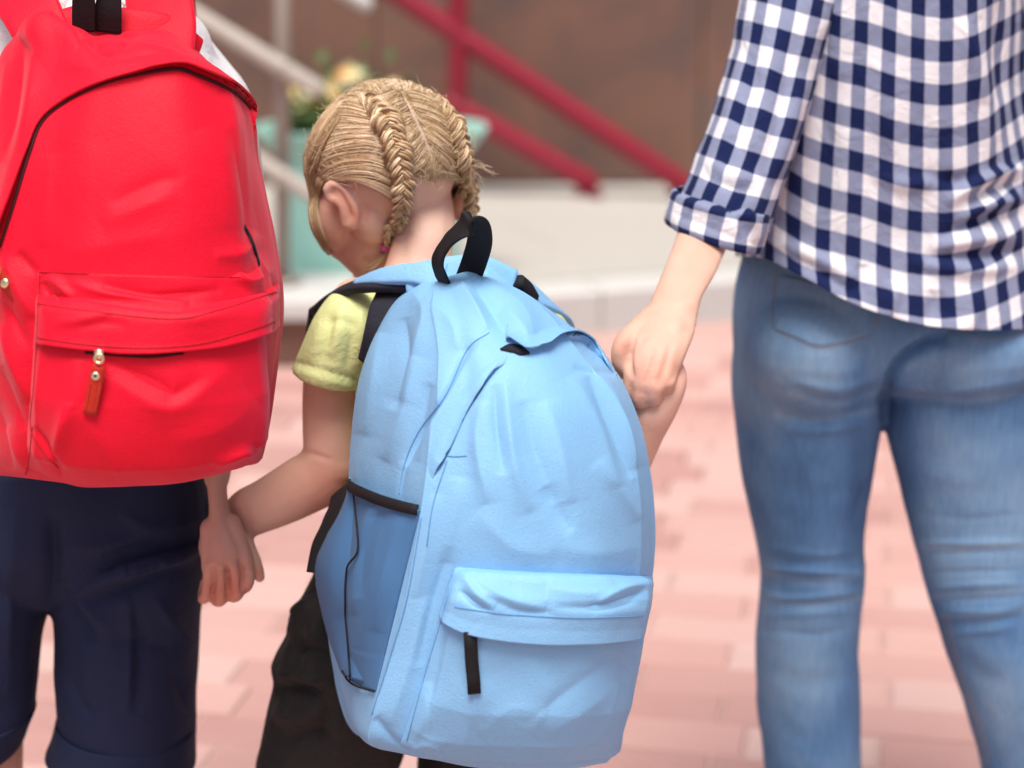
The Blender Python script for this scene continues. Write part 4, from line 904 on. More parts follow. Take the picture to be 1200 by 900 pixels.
# crown, from the parting to both braids
field([[(466,104),(452,112),(438,120)], [(474,120),(460,128),(448,138)], [(482,138),(470,146),(456,156)], [(490,152),(478,164),(464,176)], [(497,168),(486,182),(470,196)], [(503,184),(492,196),(474,212)]], 330, 2.0, tone=(.25, .75))
field([[(474,103),(494,110),(516,122)], [(482,118),(504,126),(526,140)], [(490,136),(510,146),(532,162)], [(498,154),(516,168),(536,184)], [(505,170),(520,184),(538,202)], [(508,184),(522,196),(542,214)]], 330, 2.0, tone=(.25, .75))
field([[(516,116),(536,134),(548,160),(552,190)], [(522,122),(540,144),(550,176),(553,210)], [(530,134),(544,160),(551,190),(554,226)]], 160, 1.6, tone=(.35, .85))
field([[(404,112),(420,106),(434,112)], [(424,98),(440,97),(448,108)], [(440,92),(454,92),(466,104)], [(466,92),(474,94),(476,106)], [(484,92),(486,98),(480,108)], [(502,100),(502,106),(508,116)], [(520,112),(518,114),(516,118)]], 300, 1.8)
# nape: short hairs that thin out onto the neck
field([[(478,178),(478,190),(474,204)], [(490,176),(491,188),(489,200)], [(505,174),(506,190),(507,210)], [(524,176),(524,190),(522,204)], [(536,180),(536,196),(536,212)]], 420, 6.0, r=(.00016, .00036), lift=(.0002, .0012), tone=(.35, .8), surf=SGH)
# loose wisps
for q in ([(552,188),(562,194),(572,200),(580,204)], [(553,196),(563,194),(574,196)], [(440,100),(450,94),(462,97)], [(470,100),(490,102),(506,110)], [(400,116),(412,106),(428,100)], [(552,200),(560,206),(566,216)], [(548,150),(556,160),(558,176)], [(382,130),(392,116),(408,108)]):
    for _ in range(4):
        z = np.array(q, float) + rng.normal(size=(len(q), 2)) * 2; p_ = P(*resample(z, 10).T, 1.965 + rng.normal() * .008); strands.add(*chain(p_, np.full(10, .00016), 4, 14, ends=False), .8)
for _ in range(260):      # fine flyaway hairs all over
    x, y = random.uniform(362, 550), random.uniform(100, 214)
    if x < 385 and y < 140 or x > 530 and y < 130: continue
    an = random.uniform(0, 6.3); L_ = random.uniform(8, 22); q = np.array([(x, y), (x + L_ * .5 * math.cos(an), y + L_ * .5 * math.sin(an)), (x + L_ * math.cos(an + .5), y + L_ * math.sin(an + .5))])
    p_, n_ = SH.line(q, 8, 0, 1); p_ = p_ + n_ * (np.linspace(.003, random.uniform(.004, .012), 8))[:, None]; strands.add(*chain(p_, np.full(8, .00016), 4, 10, ends=False), random.uniform(.6, 1))
V_, F_, a_ = strands.arrays(); obj('strands', V_, F_, 'blond_hair', hair, attr={'tone': a_})
# scalp showing at the parting
obj('parting', *band(SH, [(473,114),(481,128),(489,146),(497,164),(504,186),(506,196)], np.interp(np.linspace(0, 1, 30), [0, .3, .75, .92, 1], [.001, .0035, .0065, .006, .001]), .0008, 30, .0004), 'scalp', hair)
def braid(path, wid, n_turn, surf, off, tone0=.5):
    """three plaited strands, each a bundle of hairs"""
    mb_ = MB(); q = resample(path[:, :2], 120); w_ = np.interp(np.linspace(0, 1, 120), np.linspace(0, 1, len(wid)), wid) * (1 + .10 * np.sin(np.linspace(0, 31, 120) + 1) + .06 * np.sin(np.linspace(0, 67, 120))); o_ = np.interp(np.linspace(0, 1, 120), np.linspace(0, 1, len(off)), off)
    yy = np.interp(np.linspace(0, 1, 120), np.linspace(0, 1, len(path)), path[:, 2])
    free = yy > 0; p_ = np.zeros((120, 3)); n_ = np.zeros((120, 3))
    for i, (a_, b_) in enumerate(q):
        h = surf.hit(a_, b_); p_[i], n_[i] = h
        if free[i]:
            wgt = min(1, (yy[i]) * 1.0); n_[i] = n_[i] * (1 - wgt) + np.array([-.1, -1, .1]) * wgt
    for _ in range(8):
        p_[1:-1] = (p_[:-2] + 2 * p_[1:-1] + p_[2:]) / 4; n_[1:-1] = (n_[:-2] + 2 * n_[1:-1] + n_[2:]) / 4
    n_ /= np.linalg.norm(n_, axis=1, keepdims=True)
    p_ = p_ + n_ * o_[:, None]; T, _, _ = frame_path(p_); S_ = np.cross(T, n_)
    t = np.linspace(0, 1, 120)
    for k in range(3):
        ph = 2 * math.pi * (n_turn * t + k / 3)
        c = p_ + S_ * (np.sin(ph) * w_ * .5)[:, None] + n_ * (np.sin(2 * ph) * w_ * .26)[:, None]
        r_ = w_ * .30
        Tc, Nc, Bc = frame_path(c)
        for j in range(16):
            an = j * 2.4; rad = r_ * math.sqrt((j + .5) / 16) * random.uniform(.8, 1.2); an += random.uniform(-.3, .3)
            cc = c + Nc * (np.cos(an + 2 * t) * rad)[:, None] + Bc * (np.sin(an + 2 * t) * rad)[:, None]
            rr_ = (w_ * .085)[:, None]; T2, N2, B2 = frame_path(cc)
            mb_.add(*rings_tube(cc, N2 * rr_, B2 * rr_, 5, smooth=False), min(1, max(0, tone0 + random.uniform(-.3, .42))))
        T2, N2, B2 = frame_path(c); mb_.add(*rings_tube(c, N2 * r_[:, None] * .85, B2 * r_[:, None] * .85, 8, smooth=False), .2)
    V_, F_, a_ = mb_.arrays(); return V_, F_, a_, p_
pa = np.array([(428,112,0),(442,126,0),(455,146,0),(463,168,0),(469,192,0),(472,216,0),(470,242,.2),(464,266,.4),(457,284,.4),(452,292,.4)], float)
V_, F_, a_, pp = braid(pa, [.009,.015,.0175,.0175,.017,.016,.0145,.013,.0105,.008,.007], 7.0, SGH, [.001,.003,.004,.005,.006,.008,.010,.010,.008,.006])
br = obj('braid', V_, F_, 'blond_hair', hair, attr={'tone': a_})
obj('hair_band', *rings_tube([pp[-3] + [0, 0, .003], pp[-1]], [(.006, 0, 0)] * 2, [(0, .006, 0)] * 2, 14, smooth=False), 'pink_elastic', br)
tail = MB()
for _ in range(30):
    q = np.array([(452,292),(446,303),(438,312),(428,319)], float) + np.linspace(0, 1, 4)[:, None] * rng.normal(size=2) * 3 + rng.normal(size=2) * 1.2
    p_ = P(q[:, 0], q[:, 1], pp[-1][1] + np.linspace(0, -.006, 4)); tail.add(*chain(p_, np.linspace(.0008, .0003, 4), 4, 12, ends=False), random.uniform(.2, .6))
V_, F_, a_ = tail.arrays(); obj('braid_tail', V_, F_, 'blond_hair', br, attr={'tone': a_})
pa = np.array([(512,116,0),(522,132,0),(531,152,0),(536,174,0),(540,198,0),(544,220,.2),(548,240,.4),(550,262,.4),(551,284,.4)], float)
V_, F_, a_, pp = braid(pa, [.008,.013,.0155,.015,.0145,.013,.012,.010,.009], 6.5, SGH, [.001,.003,.004,.005,.006,.006,.006,.006])
br = obj('braid', V_, F_, 'blond_hair', hair, attr={'tone': a_ - .05})
# ------------------------------------------------------------------ the boy
boy = thing('person', 'boy in white shirt and navy shorts wearing the red backpack and holding hands', 'person', (P(90, 700, 1.97)[0], 1.99, 0))
BH = P(118, -215, 2.0); pr, BL_, (br_, bf_, bu_), beyes = head_parts(BH, (.05, 1, -.15), (0, .1, 1), 1.08)
parts = list(pr) + [chain([BL_(0, -.02, -.02), P(116, -70, 1.965), P(116, 0, 1.965)], [.045, .043, .05], 18, 16)]
parts += [ellipsoid(BL_(sx * .072, -.005, -.015), [br_ * .008, bf_ * .017, bu_ * .028]) for sx in (-1, 1)]
parts.append(limb([(70,-40,160,-40,1.97,.10), (0,10,225,10,1.97,.13), (0,120,225,120,1.97,.15), (10,350,215,350,1.97,.15), (-60,560,215,560,1.98,.16), (-70,640,215,640,1.98,.16)], 30))
parts.append(chain(P(np.array([200,234,262,266,258,254.]), np.array([60,130,260,380,480,560.]), np.array([1.97,1.98,1.985,1.96,1.915,1.880])), [.036,.032,.030,.028,.022,.013], 18, 40))
parts.append(limb([(242,500,276,500,1.899,.044), (241,540,270,540,1.886,.038), (243,568,266,568,1.876,.034), (245,592,268,594,1.867,.032), (244,612,276,616,1.859,.032), (242,634,286,640,1.851,.032), (240,658,290,660,1.846,.030)], 20, m=40))
kn = [P(289,656,1.846), P(275,668,1.840), P(259,671,1.840), P(245,665,1.844)]
fg = [[P(291,677,1.842), P(287,688,1.848), P(279,684,1.864), P(274,672,1.876)], [P(279,692,1.840), P(273,699,1.850), P(268,690,1.867), P(264,676,1.877)], [P(260,698,1.840), P(255,704,1.850), P(252,694,1.867), P(250,680,1.874)], [P(243,692,1.844), P(238,702,1.852), P(238,694,1.866), P(240,682,1.871)]]
parts += hand(P(256, 604, 1.863), None, kn, fg, [P(250,620,1.867), P(243,640,1.879), P(248,660,1.889), P(262,668,1.892)], (.02, .011), .0068)
parts.append(chain(P(np.array([20,-50,-96,-118.]), np.array([40,160,330,600.]), np.array([1.97,1.98,1.98,1.95])), [.040,.036,.032,.022], 18, 30))
lh = P(-120, 622, 1.945); parts += hand(lh, None, [lh + np.array([dx, .0, -.06]) for dx in (-.024, -.008, .008, .024)], [[lh + np.array([dx, -.008, -.09]), lh + np.array([dx, -.002, -.118])] for dx in (-.026, -.008, .008, .024)], [lh + np.array([.01, .02, -.02]), lh + np.array([.03, .03, -.05]), lh + np.array([.03, .028, -.075])], (.022, .012), .0075)
bk = {'r': P(146, 880, 1.97), 'l': P(-28, 870, 1.95)}
for kk, fx, fy in ((bk['r'], bk['r'][0], 2.06), (bk['l'], bk['l'][0] - .005, 1.88)):
    parts.append(worldlimb([(kk[0] + (.02 if kk[0] < -.55 else 0), 1.975, .56, .045, .05), (kk[0], kk[1], kk[2] + .02, .051, .055), (kk[0] * .6 + fx * .4, kk[1] * .6 + fy * .4 - .012, .27, .050, .055), (fx, fy, .10, .033, .037), (fx, fy + .01, .03, .034, .045)]))
skin_obj(parts, 'boy_skin', boy, .0021, [([(264,658),(267,676),(266,700)], 2.2, -4.5), ([(280,655),(284,672),(282,694)], 2.2, -4.5), ([(251,662),(251,680),(247,702)], 2.2, -4.0), ([(275,662),(276,668),(277,674)], 5, 1.6, 'f'), ([(259,665),(260,671),(260,677)], 5, 1.6, 'f'), ([(288,652),(289,658),(290,664)], 4, 1.4, 'f'), ([(245,660),(245,666),(245,672)], 4, 1.4, 'f'), ([(258,606),(268,630),(278,652)], 5, .8), ([(252,610),(256,634),(260,656)], 5, .6)],
         smooth=3, flush=[(255,695,22,.6), (280,690,16,.55), (280,660,14,.2)])
add_eyes(beyes, boy, bf_)
obj('hair', *remesh([ellipsoid(BL_(0, -.018, .034), [br_ * .082, bf_ * .088, bu_ * .080]), ellipsoid(BL_(0, .05, .068), [br_ * .06, bf_ * .035, bu_ * .028])], .004, 3), 'brown_hair_plain', boy)
garment([limb([(66,-64,168,-64,1.965,.115), (40,-34,200,-34,1.965,.14), (-6,8,216,6,1.962,.16), (-26,48,246,44,1.96,.18), (-30,120,256,120,1.96,.19), (-14,300,244,300,1.96,.19), (-60,500,232,500,1.97,.19), (-70,545,225,545,1.975,.18)], 36),
         limb([(150,-10,216,6,1.965,.12), (190,10,250,60,1.97,.12), (216,90,292,110,1.975,.12), (226,170,304,176,1.98,.118), (232,216,308,214,1.985,.115)], 26),
         limb([(20,0,60,0,1.965,.12), (-40,40,30,80,1.97,.12), (-80,110,-4,120,1.975,.12), (-98,190,-20,190,1.98,.118), (-104,216,-28,214,1.985,.115)], 26)], .0035, 'white_cotton', 'shirt', boy,
        [([(226,30),(236,50),(246,80)], 5, 2.5), ([(60,0),(70,10),(80,20)], 5, -2)], seed=40)
q = curve(np.array([(52,-10,1.875),(70,16,1.868),(110,24,1.864),(150,20,1.868),(172,-6,1.878)], float), 30); p_ = P(q[:, 0], q[:, 1], q[:, 2])
obj('collar', *ribbon(p_, np.tile(np.array([0, -.9, .4]), (30, 1)), .045, .004), 'white_cotton', boy)
# navy shorts with turn-ups
pel = limb([(-84,525,240,525,1.975,.205), (-96,575,246,572,1.975,.215), (-104,630,251,615,1.975,.215), (-90,680,225,665,1.972,.16), (-40,705,180,695,1.97,.08)], 40)
rl_ = limb([(40,640,250,625,1.972,.20), (55,690,241,680,1.970,.185), (63,720,234,722,1.968,.175), (66,780,233,782,1.968,.168), (67,826,229,840,1.968,.166), (66,850,227,862,1.968,.164)], 36)
ll_ = limb([(-105,640,60,640,1.965,.20), (-110,700,58,700,1.955,.185), (-114,750,47,745,1.950,.175), (-114,800,42,800,1.948,.168), (-112,840,39,832,1.946,.164), (-106,866,31,862,1.945,.160)], 36)
garment([pel, rl_, ll_], .0032, 'navy_twill', 'shorts', boy, [
 ([(92,692),(140,672),(200,655),(246,630)], 8, 7), ([(100,706),(150,690),(215,662)], 7, -6), ([(72,690),(90,720),(112,752)], 7, -5), ([(80,680),(104,712),(130,740)], 8, 5), ([(140,600),(180,620),(240,606)], 10, 3),
 ([(150,700),(152,760),(148,840)], 5, 4), ([(160,710),(164,770),(160,840)], 7, -3.5), ([(130,748),(160,752),(200,760)], 8, -3), ([(180,700),(210,740),(230,760)], 9, 3.5), ([(96,740),(104,780),(100,830)], 9, 3), ([(80,790),(92,820),(110,842)], 7, -4), ([(60,600),(64,660),(60,715)], 9, -8),
 ([(20,600),(10,700),(8,820)], 12, 3), ([(200,780),(214,810),(222,840)], 8, -3), ([(120,650),(160,640),(210,640)], 7, -3), ([(80,640),(130,640),(180,625)], 8, 3)], namp=.0045, nsc=13, seed=44, power=1.7, crisp=1.4)
def cuff(rows, name, n=60):
    C, A, B = [], [], []
    for r_ in rows:
        l = P(r_[0], r_[1], r_[4]); q_ = P(r_[2], r_[3], r_[4]); C.append((l + q_) / 2); A.append((q_ - l) / 2); B.append(np.array([0, r_[5] / 2, r_[6] if len(r_) > 6 else 0]))
    return rings_tube(C, A, B, n, cap=False, m=30)
V_, F_ = cuff([(66,838,228,853,1.968,.168), (65,842,229,857,1.968,.173), (61,862,228.5,876,1.968,.176,-.002), (56,880,228.5,897,1.968,.176,-.004), (58,881,226,898,1.968,.170,-.004), (66,868,222,884,1.968,.160)], 'c')
V_ = cloth_noise(V_, vnormals(V_, np.array(F_)), .0018, 22, 2); obj('turn_up', V_, F_, 'navy_twill', boy)
V_, F_ = cuff([(-110,838,39,832,1.946,.166), (-112,843,40,836,1.946,.171), (-111,862,32,856,1.946,.172), (-108,880,26,871,1.945,.172), (-104,880,22,872,1.945,.165), (-98,866,20,860,1.945,.155)], 'c')
V_ = cloth_noise(V_, vnormals(V_, np.array(F_)), .0018, 22, 4); obj('turn_up', V_, F_, 'navy_twill', boy)
shoe(boy, bk['r'][0], 2.065, -.05, .22, .08); shoe(boy, bk['l'][0] - .005, 1.885, .05, .22, .08)
# ------------------------------------------------------------------ the woman
wom = thing('person', 'woman in navy checked shirt and faded blue jeans holding the small girl by the hand', 'person', (P(1040, 500, 2.22)[0], 2.25, 0))
WX = P(1060, 100, 2.24)[0]
WH = np.array([WX, 2.27, 1.52]); pr, WL, (wr_, wf_, wu_), weyes = head_parts(WH, (-.15, 1, -.12), (0, .1, 1), 1.15)
parts = list(pr) + [chain([WL(0, -.02, -.02), [WX, 2.245, 1.40], [WX, 2.24, 1.30]], [.052, .050, .06], 18, 16)]
parts += [ellipsoid(WL(sx * .072, -.005, -.015), [wr_ * .008, wf_ * .017, wu_ * .028]) for sx in (-1, 1)]
parts.append(limb([(1000,-170,1120,-170,2.24,.11), (965,-125,1165,-125,2.24,.11), (965,0,1195,0,2.24,.16), (945,150,1190,150,2.24,.15), (910,300,1195,300,2.245,.17), (900,400,1190,400,2.245,.18)], 30))
# left arm: shoulder, elbow, forearm, hand
parts.append(chain(P(np.array([960,922,898,872,850.]), np.array([-110,-20,80,170,230.]), np.array([2.24,2.22,2.18,2.12,2.06])), [.034,.040,.039,.036,.034], 20, 34))
parts.append(limb([(808,215,880,240,2.06,.066), (797,262,855,284,2.02,.058), (782,305,840,318,1.965,.052), (768,338,824,346,1.925,.045), (760,358,818,370,1.900,.040), (752,380,814,392,1.876,.036), (742,400,806,412,1.858,.034), (738,424,797,434,1.846,.034), (738,446,788,452,1.838,.030)], 24, m=50))
wk = [P(741,440,1.846), P(752,452,1.834), P(767,455,1.830), P(781,448,1.834)]
wfg = [[P(740,462,1.844), P(752,462,1.868), P(762,452,1.883)], [P(750,470,1.836), P(760,468,1.863), P(770,456,1.880)], [P(766,468,1.834), P(776,462,1.863), P(783,448,1.878)], [P(783,456,1.840), P(790,450,1.863), P(793,438,1.876)]]
parts += hand(P(785, 368, 1.893), None, wk, wfg, [P(764,372,1.896), P(742,392,1.876), P(729,406,1.862), P(727,424,1.858), P(734,438,1.862)], (.024, .014), .0082)
# right arm
parts.append(chain(P(np.array([1170,1218,1246,1262.]), np.array([-120,20,180,300.]), np.array([2.24,2.24,2.22,2.16])), [.034,.036,.034,.030], 18, 30))
rh = P(1268, 350, 2.13); parts.append(chain([P(1262,300,2.16), rh], [.030, .022], 16, 10))
parts += hand(rh, None, [rh + np.array([dx, -.01, -.075]) for dx in (-.028, -.009, .01, .028)], [[rh + np.array([dx, -.014, -.11]), rh + np.array([dx, -.006, -.14])] for dx in (-.03, -.009, .01, .028)], [rh + np.array([-.015, .0, -.03]), rh + np.array([-.038, .0, -.06]), rh + np.array([-.04, .0, -.09])], (.024, .013), .008)
wl = P(950, 900, 2.24); wr2 = P(1215, 900, 2.22)
wfeet = ((wl, wl[0] + .0, 2.29), (wr2, wr2[0] + .02, 2.2))
for kk, fx, fy in wfeet:
    parts.append(worldlimb([(kk[0] - (.05 if kk[0] > .4 else .0), 2.235, .55, .03, .035), (kk[0], kk[1] + .005, kk[2], .028, .030), (fx, fy, .10, .030, .036), (fx, fy + .01, .03, .034, .045)]))
skin_obj(parts, 'adult_skin', wom, .0026, [([(748,452),(758,430),(768,404)], 4, 1.2), ([(762,456),(772,432),(780,402)], 4, 1.3), ([(776,452),(786,428),(794,398)], 4, 1.1), ([(757,450),(765,424),(772,400)], 3, -1.0), ([(742,418),(750,402),(762,388)], 4, -1.6), ([(771,452),(779,428),(786,404)], 3, -.9), ([(790,350),(806,356),(818,354)], 8, 1.8), ([(744,396),(738,412),(738,428),(742,444)], 3, -4.5), ([(727,398),(724,408),(726,420)], 5, 1.5), ([(780,452),(790,440),(796,428)], 3, -1)],
         flush=[(728,404,11,.55), (745,440,18,.3), (740,465,14,.35), (765,450,24,.2), (770,420,30,.1)])
add_eyes(weyes, wom, wf_)
obj('hair', *remesh([ellipsoid(WL(0, -.016, .030), [wr_ * .084, wf_ * .096, wu_ * .084]), ellipsoid(WL(0, -.06, -.05), [wr_ * .07, wf_ * .045, wu_ * .10])], .004, 3), 'brown_hair_plain', wom)
# ---- jeans
pelv = limb([(905,200,1195,200,2.245,.17), (884,255,1210,255,2.245,.20), (864,320,1226,320,2.24,.225), (858,390,1233,390,2.24,.235), (870,430,1225,430,2.24,.20), (940,455,1150,455,2.24,.10)], 44)
lleg = limb([(862,380,1045,380,2.235,.20), (858,440,1045,440,2.238,.20), (861,486,1034,486,2.24,.185), (869,555,1022,555,2.24,.165), (884,624,1012,624,2.24,.145), (891,665,1013,665,2.24,.132), (890,690,1012,690,2.24,.126), (888,722,1008,722,2.242,.124), (886,762,1005,762,2.245,.124), (888,831,1008,831,2.25,.120), (895,896,1009,896,2.252,.110), (902,950,1008,950,2.255,.10)], 40, m=70)
rleg = limb([(1040,380,1235,380,2.235,.20), (1036,440,1238,440,2.232,.20), (1035,486,1238,486,2.228,.19), (1051,555,1236,555,2.222,.17), (1068,624,1234,624,2.216,.15), (1086,693,1238,693,2.21,.135), (1096,725,1246,725,2.21,.132), (1108,762,1258,762,2.21,.132), (1132,831,1276,831,2.212,.126), (1149,896,1284,896,2.216,.115), (1160,950,1286,950,2.216,.105)], 40, m=70)
but = [ellipsoid(P(956, 408, 2.185), [np.array([.082, 0, 0]), np.array([0, .074, 0]), np.array([0, 0, .075])]), ellipsoid(P(1140, 404, 2.182), [np.array([.084, 0, 0]), np.array([0, .074, 0]), np.array([0, 0, .076])])]
low = [worldlimb([(kk[0], kk[1] + .01, kk[2] + .02, .050, .052), (kk[0] * .5 + fx * .5, kk[1] * .5 + fy * .5, .16, .043, .045), (fx, fy, .075, .040, .043)]) for kk, fx, fy in wfeet]
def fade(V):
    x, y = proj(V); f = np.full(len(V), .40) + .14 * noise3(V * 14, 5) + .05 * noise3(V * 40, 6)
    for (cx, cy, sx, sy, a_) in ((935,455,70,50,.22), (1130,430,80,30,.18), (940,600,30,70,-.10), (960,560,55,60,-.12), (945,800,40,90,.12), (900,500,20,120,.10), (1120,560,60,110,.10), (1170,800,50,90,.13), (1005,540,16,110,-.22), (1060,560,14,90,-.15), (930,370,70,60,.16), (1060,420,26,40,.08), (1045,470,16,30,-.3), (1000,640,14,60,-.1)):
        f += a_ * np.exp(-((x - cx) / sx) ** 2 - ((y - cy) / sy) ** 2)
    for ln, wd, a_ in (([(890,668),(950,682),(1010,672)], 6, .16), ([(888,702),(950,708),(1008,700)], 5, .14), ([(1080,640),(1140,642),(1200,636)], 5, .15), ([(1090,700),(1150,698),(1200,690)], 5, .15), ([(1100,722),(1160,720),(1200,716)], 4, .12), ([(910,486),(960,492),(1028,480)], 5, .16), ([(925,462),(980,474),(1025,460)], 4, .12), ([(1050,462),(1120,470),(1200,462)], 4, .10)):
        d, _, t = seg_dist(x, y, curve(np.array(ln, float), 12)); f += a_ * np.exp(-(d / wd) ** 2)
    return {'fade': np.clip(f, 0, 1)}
knee = []
for (x0, y0, x1, y1, s_) in ((888,664,1012,672,4), (892,680,1012,684,-4), (886,694,1010,694,4.5), (890,708,1008,704,-4), (888,722,1008,716,3), (892,650,1010,655,-2.5), (890,640,1000,644,2), (890,738,1000,735,-2)):
    knee.append(([(x0, y0), ((x0 + x1) / 2 + random.uniform(-20, 20), (y0 + y1) / 2 + random.uniform(0, 10)), (x1, y1)], random.uniform(3, 5), s_ * random.uniform(.3, .65)))
for (x0, y0, x1, y1, s_) in ((1074,636,1205,634,3.5), (1080,650,1205,646,-3), (1090,690,1205,684,4.5), (1090,704,1205,698,-4.5), (1094,716,1205,708,4), (1100,728,1205,722,-4), (1108,744,1190,736,3), (1080,672,1205,668,-2.5), (1070,600,1205,602,-2)):
    knee.append(([(x0, y0), ((x0 + x1) / 2 + random.uniform(-20, 20), (y0 + y1) / 2 + random.uniform(-2, 7)), (x1, y1)], random.uniform(3, 5), s_ * random.uniform(.35, .7)))
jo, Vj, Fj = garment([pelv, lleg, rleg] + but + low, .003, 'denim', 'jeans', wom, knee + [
 ([(1036,492),(1040,455),(1054,424),(1082,402),(1110,392)], 6, -16, 'r'), ([(1052,440),(1080,420),(1130,408)], 9, 3),
 ([(905,484),(960,492),(1030,478)], 5, -3.5), ([(905,474),(960,480),(1030,466)], 6, 3.5), ([(930,455),(985,470),(1030,452)], 5, -2.5), ([(930,446),(985,458),(1030,440)], 6, 2.5), ([(910,500),(960,505),(1026,495)], 6, 2.5),
 ([(1046,460),(1110,470),(1200,460)], 5, -3), ([(1046,450),(1110,458),(1200,448)], 6, 2.5), ([(1060,540),(1100,560),(1160,560)], 12, 1.5),
 ([(865,520),(880,560),(890,610)], 8, 1.5), ([(1015,560),(1000,620),(1005,660)], 6, -2), ([(900,560),(940,580),(1000,570)], 16, -1.5), ([(1100,800),(1120,850),(1140,896)], 5, -2), ([(900,780),(940,800),(1000,790)], 14, -1.5), ([(1120,760),(1150,790),(1180,800)], 12, -2)], namp=.0016, nsc=20, attr=fade, seed=55)
SJ = Surf(Vj, Fj)
st = MB()
for ln in ([(912,310),(906,345),(905,384)], [(905,384),(930,394),(958,404),(990,398),(1022,388)], [(1022,388),(1030,370),(1036,340)], [(909,388),(932,398),(958,408),(992,402),(1022,392)], [(1128,386),(1140,394),(1160,398),(1200,392)], [(1104,720),(1122,790),(1140,840),(1154,896)], [(1110,720),(1127,790),(1145,840),(1159,896)]):
    obj('stitching', *seam(SJ, ln, .0005, 50, .0002), 'denim_thread', jo)
Vp_, Fp_ = patch(SJ, [(912,322),(950,330),(1000,340),(1032,346)], [(906,386),(932,396),(958,406),(990,400),(1024,390)], lambda u, v: .0004 + .0014 * np.clip(np.minimum(np.minimum(u, 1 - u), 1 - v) * 25, 0, 1), 50, 40, back=.002)
obj('back_pocket', Vp_, Fp_, 'denim', jo, attr=fade(Vp_))
for kk, fx, fy in wfeet: shoe(wom, fx, fy + .01, 0, .24, .088)
# ---- checked shirt
PU, PV = .0310, .0455
def uv_of(g, u0=0, v0=0):
    nv, nu, _ = g.shape
    du = np.linalg.norm(np.diff(g, axis=1), axis=2); U = np.concatenate([np.zeros((nv, 1)), np.cumsum(du, 1)], 1); U = U * .35 + U.mean(0)[None] * .65
    dv = np.linalg.norm(np.diff(g, axis=0), axis=2); Vv = np.concatenate([np.zeros((1, nu)), np.cumsum(dv, 0)], 0)
    return U, Vv
cols = lambda r_: r_
hemx = [862, 896, 944, 1005, 1080, 1165, 1290]
def srow(ys, xs, yd, flare=0):
    Y = np.array([2.235, 2.150, 2.118, 2.108, 2.106, 2.118, 2.235]) + yd - np.array([0, 1, 1, 1, 1, 1, 0]) * flare
    fr = [(x, y, q) for x, y, q in zip(xs, ys, Y)]
    bk_ = [(xs[-1] - 20, ys[-1], 2.31), (xs[-1] - 130, ys[-1], 2.355), (xs[0] + 120, ys[0], 2.355), (xs[0] + 18, ys[0], 2.31)]
    return fr + bk_
rows = [srow([-205] * 7, [985, 1000, 1020, 1060, 1090, 1110, 1130], .08),
        srow([-150, -158, -165, -168, -168, -160, -150], [918, 942, 980, 1030, 1090, 1154, 1208], .045),
        srow([-70, -66, -64, -62, -62, -66, -70], [935, 955, 985, 1035, 1090, 1150, 1210], .012),
        srow([20, 26, 28, 30, 30, 28, 20], [932, 950, 980, 1030, 1090, 1150, 1212], .0),
        srow([100, 110, 114, 118, 120, 118, 110], [918, 938, 972, 1024, 1088, 1150, 1214], -.002),
        srow([178, 190, 200, 208, 212, 212, 205], [898, 922, 960, 1018, 1084, 1154, 1240], -.002),
        srow([240, 252, 272, 290, 302, 304, 290], [878, 906, 950, 1010, 1080, 1158, 1265], -.006),
        srow([276, 286, 305, 330, 348, 354, 344], [868, 900, 946, 1006, 1080, 1162, 1284], -.012, .004),
        srow([300, 303, 326, 358, 380, 387, 380], hemx, -.016, .008)]
Bu = crm(11, 330, True); Bu = np.vstack([Bu, Bu[:1]])      # doubled column at the seam
g = net(rows, 331, 210, upar=Bu)
U, Vv = uv_of(g); U = U - U[:, 150:151]; Vv = Vv - Vv[0:1]
# the cloth hangs a little askew: rows of checks fall to the right at the side seam
V_ = g.reshape(-1, 3); F_ = orient(V_, grid_faces(210, 331, False).tolist())
px_, py_ = proj(V_); slope = np.interp(px_, [860, 950, 1050, 1150, 1250], [.030, .012, .0, -.004, -.002])
uvs = np.c_[(U.ravel() + .0) / PU, (Vv.ravel() + slope) / PV]
N_ = vnormals(V_, np.array(F_)); V_ = cloth_noise(V_, N_, .0025, 13, 70)
sh_strokes = [([(930,60),(924,120),(905,200),(892,260)], 9, -7), ([(950,40),(950,120),(930,220),(912,280)], 12, 5), ([(975,90),(968,180),(955,250)], 12, -3.5), ([(1000,150),(990,230),(985,300)], 14, 3),
 ([(1200,196),(1160,206),(1128,224),(1110,240)], 6, 6), ([(1200,214),(1164,222),(1136,240)], 5, -5), ([(1200,232),(1160,240),(1120,262)], 7, 6), ([(1200,252),(1150,256),(1100,280)], 7, -5), ([(1200,276),(1150,280),(1090,290)], 9, 5), ([(1200,296),(1140,298),(1080,302)], 6, -4), ([(1200,312),(1130,316),(1060,306)], 9, 4),
 ([(1130,20),(1150,100),(1160,190)], 10, 4), ([(1168,0),(1170,60),(1172,120)], 6, -3), ([(1080,200),(1110,212),(1150,206)], 8, -3.5), ([(1020,200),(1060,216),(1110,210)], 9, 3.5), ([(1030,60),(1040,140),(1030,200)], 16, 3), ([(920,300),(960,318),(1000,345)], 6, -3), ([(900,280),(950,300),(1010,330)], 8, 4),
 ([(1040,376),(1046,350),(1050,330)], 9, 4), ([(1090,384),(1094,360),(1096,340)], 9, -3.5), ([(1000,350),(1008,330),(1010,310)], 8, -3.5), ([(1140,386),(1144,360),(1140,340)], 9, 3.5)]
V_ = sculpt(V_, F_, sh_strokes, power=1.5)
sh = obj('shirt', V_, F_, 'gingham', wom, uv=uvs)
md = sh.modifiers.new('thickness', 'SOLIDIFY'); md.thickness = .0014; md.offset = -1
